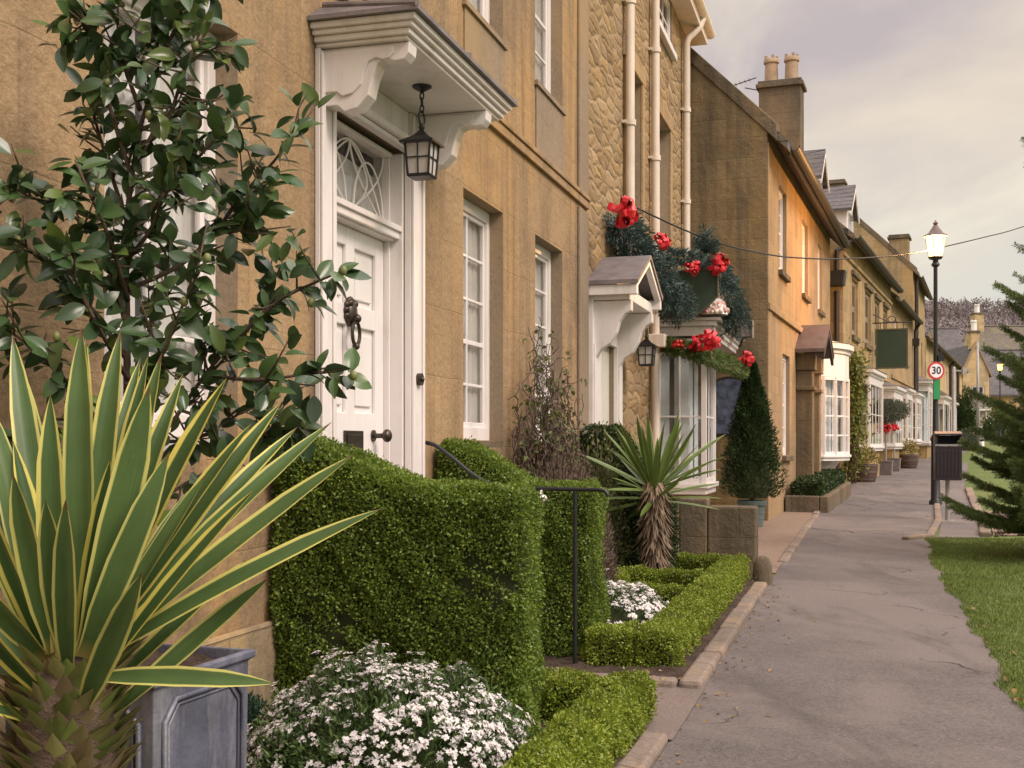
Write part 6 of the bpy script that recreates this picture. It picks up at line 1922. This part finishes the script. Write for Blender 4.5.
# cream and pink blob tree on the shop roof
c = W(714, 326, 14.6)
bt = thing('blob_decoration', 'cone of cream and pink blobs standing on the shop cornice roof', 'decoration', (c[0], c[1], 2.83), 0)
mb = MB()
for k in range(170):
    t = rng.random() ** 1.3; a = k * 2.4; r = .175 * (1 - t * .85) * rng.uniform(.9, 1.02); mb.ball((r * math.cos(a), r * math.sin(a), .02 + t * .35), .030, 6, 4)
mb.build('blobs', M['popcorn'], bt, smooth=True)
mb = MB(); mb.lathe([(.17, 0), (.15, .1), (.05, .34), (.005, .37)], (0, 0, 0), 12); mb.build('cone', M['curtain'], bt)
# flood light box at the end of the roof
c = W(743, 331, 16.4)
fl = thing('flood_light', 'small grey flood light at the far end of the shop cornice', 'lamp', c, FA.ang)
mb = MB(); mb.box(-.1, .1, -.12, .1, -.09, .12); mb.box(-.12, .12, -.14, -.121, -.11, .14); mb.build('housing', M['lead'], fl, bevel=.01)
mb = MB(); mb.tube([(0, 0, -.1), (0, .05, -.22)], .015, 6); mb.build('bracket', M['black'], fl)

# red bows on the topiary stems
for i, (qq, lb) in enumerate(((q1, 'red ribbon bow tied to the stem of the nearer topiary tree'), (q2, 'red ribbon bow tied to the stem of the farther topiary tree'))):
    bow(lb, (qq[0] + .06, qq[1] - .08, gz(qq[1]) + 1.22), .17)

# overhead cable
pl_ = [(637, 208), (682, 229), (725, 245), (771, 255), (800, 258), (831, 259), (872, 257.5), (912, 253.5), (945, 246.5), (985, 237), (1022, 227), (1100, 200)]
a = np.array([W(637, 208, 13.75)[0], 13.75]); b = np.array([W(1022, 227, 25)[0], 25.0]); pts = []
for px, py in pl_:
    s = (px - 512) / FPX; t = (a[0] - s * a[1]) / (s * (b[1] - a[1]) - (b[0] - a[0])); y = a[1] + t * (b[1] - a[1]); pts.append(W(px, py, y))
mb = MB(); mb.tube(smoothpath(pts, 4), .011, 5)
o = mb.build('overhead_cable', M['black'], smooth=True); tag(o, 'thin black cable sagging from the rubble house across the path', 'cable')

# parked car, far
q = W(1028, 436, 79.0)
car = thing('parked_car', 'white car parked far off beyond the spruce tree', 'car', (q[0], q[1], gz(79)), 0)
mb = MB()
sec = [(-2.05, .35), (2.05, .35), (2.1, .6), (2.0, .85), (1.15, .95), (.55, 1.42), (-1.0, 1.45), (-1.75, 1.0), (-2.05, .9), (-2.1, .6)]
mb.prism(sec, lambda p, z, t: (p, t, z), -.82, .82); mb.build('body', M['signwhite'], car, bevel=.06)
mb = MB(); mb.prism([(.95, .98), (.5, 1.36), (-.95, 1.38), (-1.5, 1.0)], lambda p, z, t: (p, t, z), -.835, -.822); mb.build('window', M['glassd'], car)
for x in (-1.3, 1.3):
    for y in (-.74, .74):
        mb = MB(); mb.prism([(.32 * math.cos(k * pi / 10), .32 * math.sin(k * pi / 10)) for k in range(20)], lambda p, z, t: (x + p, y + t, .32 + z), -.11, .11); mb.build('wheel', M['black'], car)

# ---------------------------------------------------------------- wooded hill
mb = MB(); nx, ny = 60, 26; g = {}
for i in range(nx + 1):
    for j in range(ny + 1):
        x = -250 + 1150 * i / nx; y = 220 + 900 * j / ny; t = j / ny
        h = 7 + 64 * (1 - math.cos(min(t / .55, 1) * pi)) / 2 + 5 * math.sin(x / 90.) * t + 3 * math.sin(x / 37. + 1) * t
        g[i, j] = (x, y, h)
for i in range(nx):
    for j in range(ny): mb.face([g[i, j], g[i + 1, j], g[i + 1, j + 1], g[i, j + 1]])
tag(mb.build('wooded_hill', M['hill'], smooth=True), kind='structure')
n = 5200; X = rng.uniform(120, 560, n); T_ = rng.random(n) ** .8 * .62; Y = 240 + 900 * T_
t = (Y - 220) / 900
Z = 7 + 64 * (1 - np.cos(np.minimum(t / .55, 1) * pi)) / 2 + 5 * np.sin(X / 90.) * t + 3 * np.sin(X / 37. + 1) * t
k = 34
C = np.repeat(np.stack([X, Y, Z], 1), k, 0); Hh_ = np.repeat(rng.uniform(5, 10, n), k); d = rand_unit(n * k) * [.30, .30, .48]
P = C + d * Hh_[:, None] + np.stack([0 * Hh_, 0 * Hh_, Hh_ * .5], 1)
v, f = leaves(P - [0, 0, .1], unit(rand_unit(n * k) + [0, 0, .9]), rand_unit(n * k) + [0, -.8, .2], rng.uniform(.9, 2.2, n * k), rng.uniform(.35, .8, n * k), .1)
tag(np_mesh('hill_woodland', [(v, f, 0)], [M['wood']], smooth=False), 'bare winter woodland covering the hill behind the street', 'woodland', kind='stuff')

# ================================================================ sky and light
SUN_EL, SUN_AZ = R(42), R(128)         # azimuth clockwise from +Y: from the right and behind
wd = bpy.data.worlds.new('World'); scene.world = wd; wd.use_nodes = True
t = NT(wd.node_tree)
bg = t.n['Background']
sky = t.new('ShaderNodeTexSky', sky_type='NISHITA', sun_disc=False, sun_elevation=SUN_EL, sun_rotation=SUN_AZ, altitude=100, air_density=1.5, dust_density=3)
co = t.new('ShaderNodeTexCoord').outputs['Generated']
s = t.new('ShaderNodeSeparateXYZ'); t.lk(co, s.inputs[0])
# layered cloud: project the direction on a flat cloud deck
dz = t.math('ADD', t.math('MAXIMUM', s.outputs[2], 0.0), .16)
cb = t.new('ShaderNodeCombineXYZ'); t.lk(t.math('DIVIDE', s.outputs[0], dz), cb.inputs[0]); t.lk(t.math('DIVIDE', s.outputs[1], dz), cb.inputs[1])
n1 = t.noise(t.mapv(cb.outputs[0], (.9, .55, 1), (3.2, 1.1, 0)), 1.3, 6, .52, .6)
n2 = t.noise(t.mapv(cb.outputs[0], (1.2, .6, 1), (8.0, 4.4, 0)), 1.1, 6, .55, .4)
K = 9.2      # cloud radiance in the units of the sky texture (background strength .07)
cream = (.83 * K, .715 * K, .57 * K); mauve = (.53 * K, .455 * K, .455 * K); blue = (.62 * K, .655 * K, .65 * K); bright = (1.0 * K, .89 * K, .69 * K)
c = t.mix(t.ramp(n1, [(.34, 0), (.66, 1)]), cream, mauve)
c = t.mix(t.ramp(n2, [(.48, 0), (.62, .85)]), c, bright)
low = t.ramp(s.outputs[2], [(.07, 1), (.25, 0)])
c = t.mix(t.math('MULTIPLY', low, t.ramp(n2, [(.3, .95), (.65, .35)])), c, blue)
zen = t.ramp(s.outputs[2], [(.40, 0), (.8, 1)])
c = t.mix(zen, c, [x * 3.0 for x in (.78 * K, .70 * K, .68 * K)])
c = t.mix(.10, c, sky.outputs[0])
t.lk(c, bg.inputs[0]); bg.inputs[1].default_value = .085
sl = bpy.data.lights.new('sun', 'SUN'); sl.energy = 1.9; sl.angle = R(24); sl.color = (1.0, .86, .75)
so = bpy.data.objects.new('sun', sl); COL.objects.link(so)
dirv = Vector((math.sin(SUN_AZ) * math.cos(SUN_EL), math.cos(SUN_AZ) * math.cos(SUN_EL), math.sin(SUN_EL)))
so.rotation_euler = dirv.to_track_quat('Z', 'Y').to_euler(); so.location = (12, -12, 20)

vs = scene.view_settings
vs.view_transform = 'Standard'; vs.look = 'None'; vs.gamma = 1.0; vs.exposure = 0.5; vs.use_curve_mapping = False
scene.render.engine = 'CYCLES'
cy = scene.cycles
cy.max_bounces = 6; cy.diffuse_bounces = 3; cy.glossy_bounces = 3; cy.transmission_bounces = 4; cy.transparent_max_bounces = 10
cy.sample_clamp_indirect = 6
cy.use_denoising = True
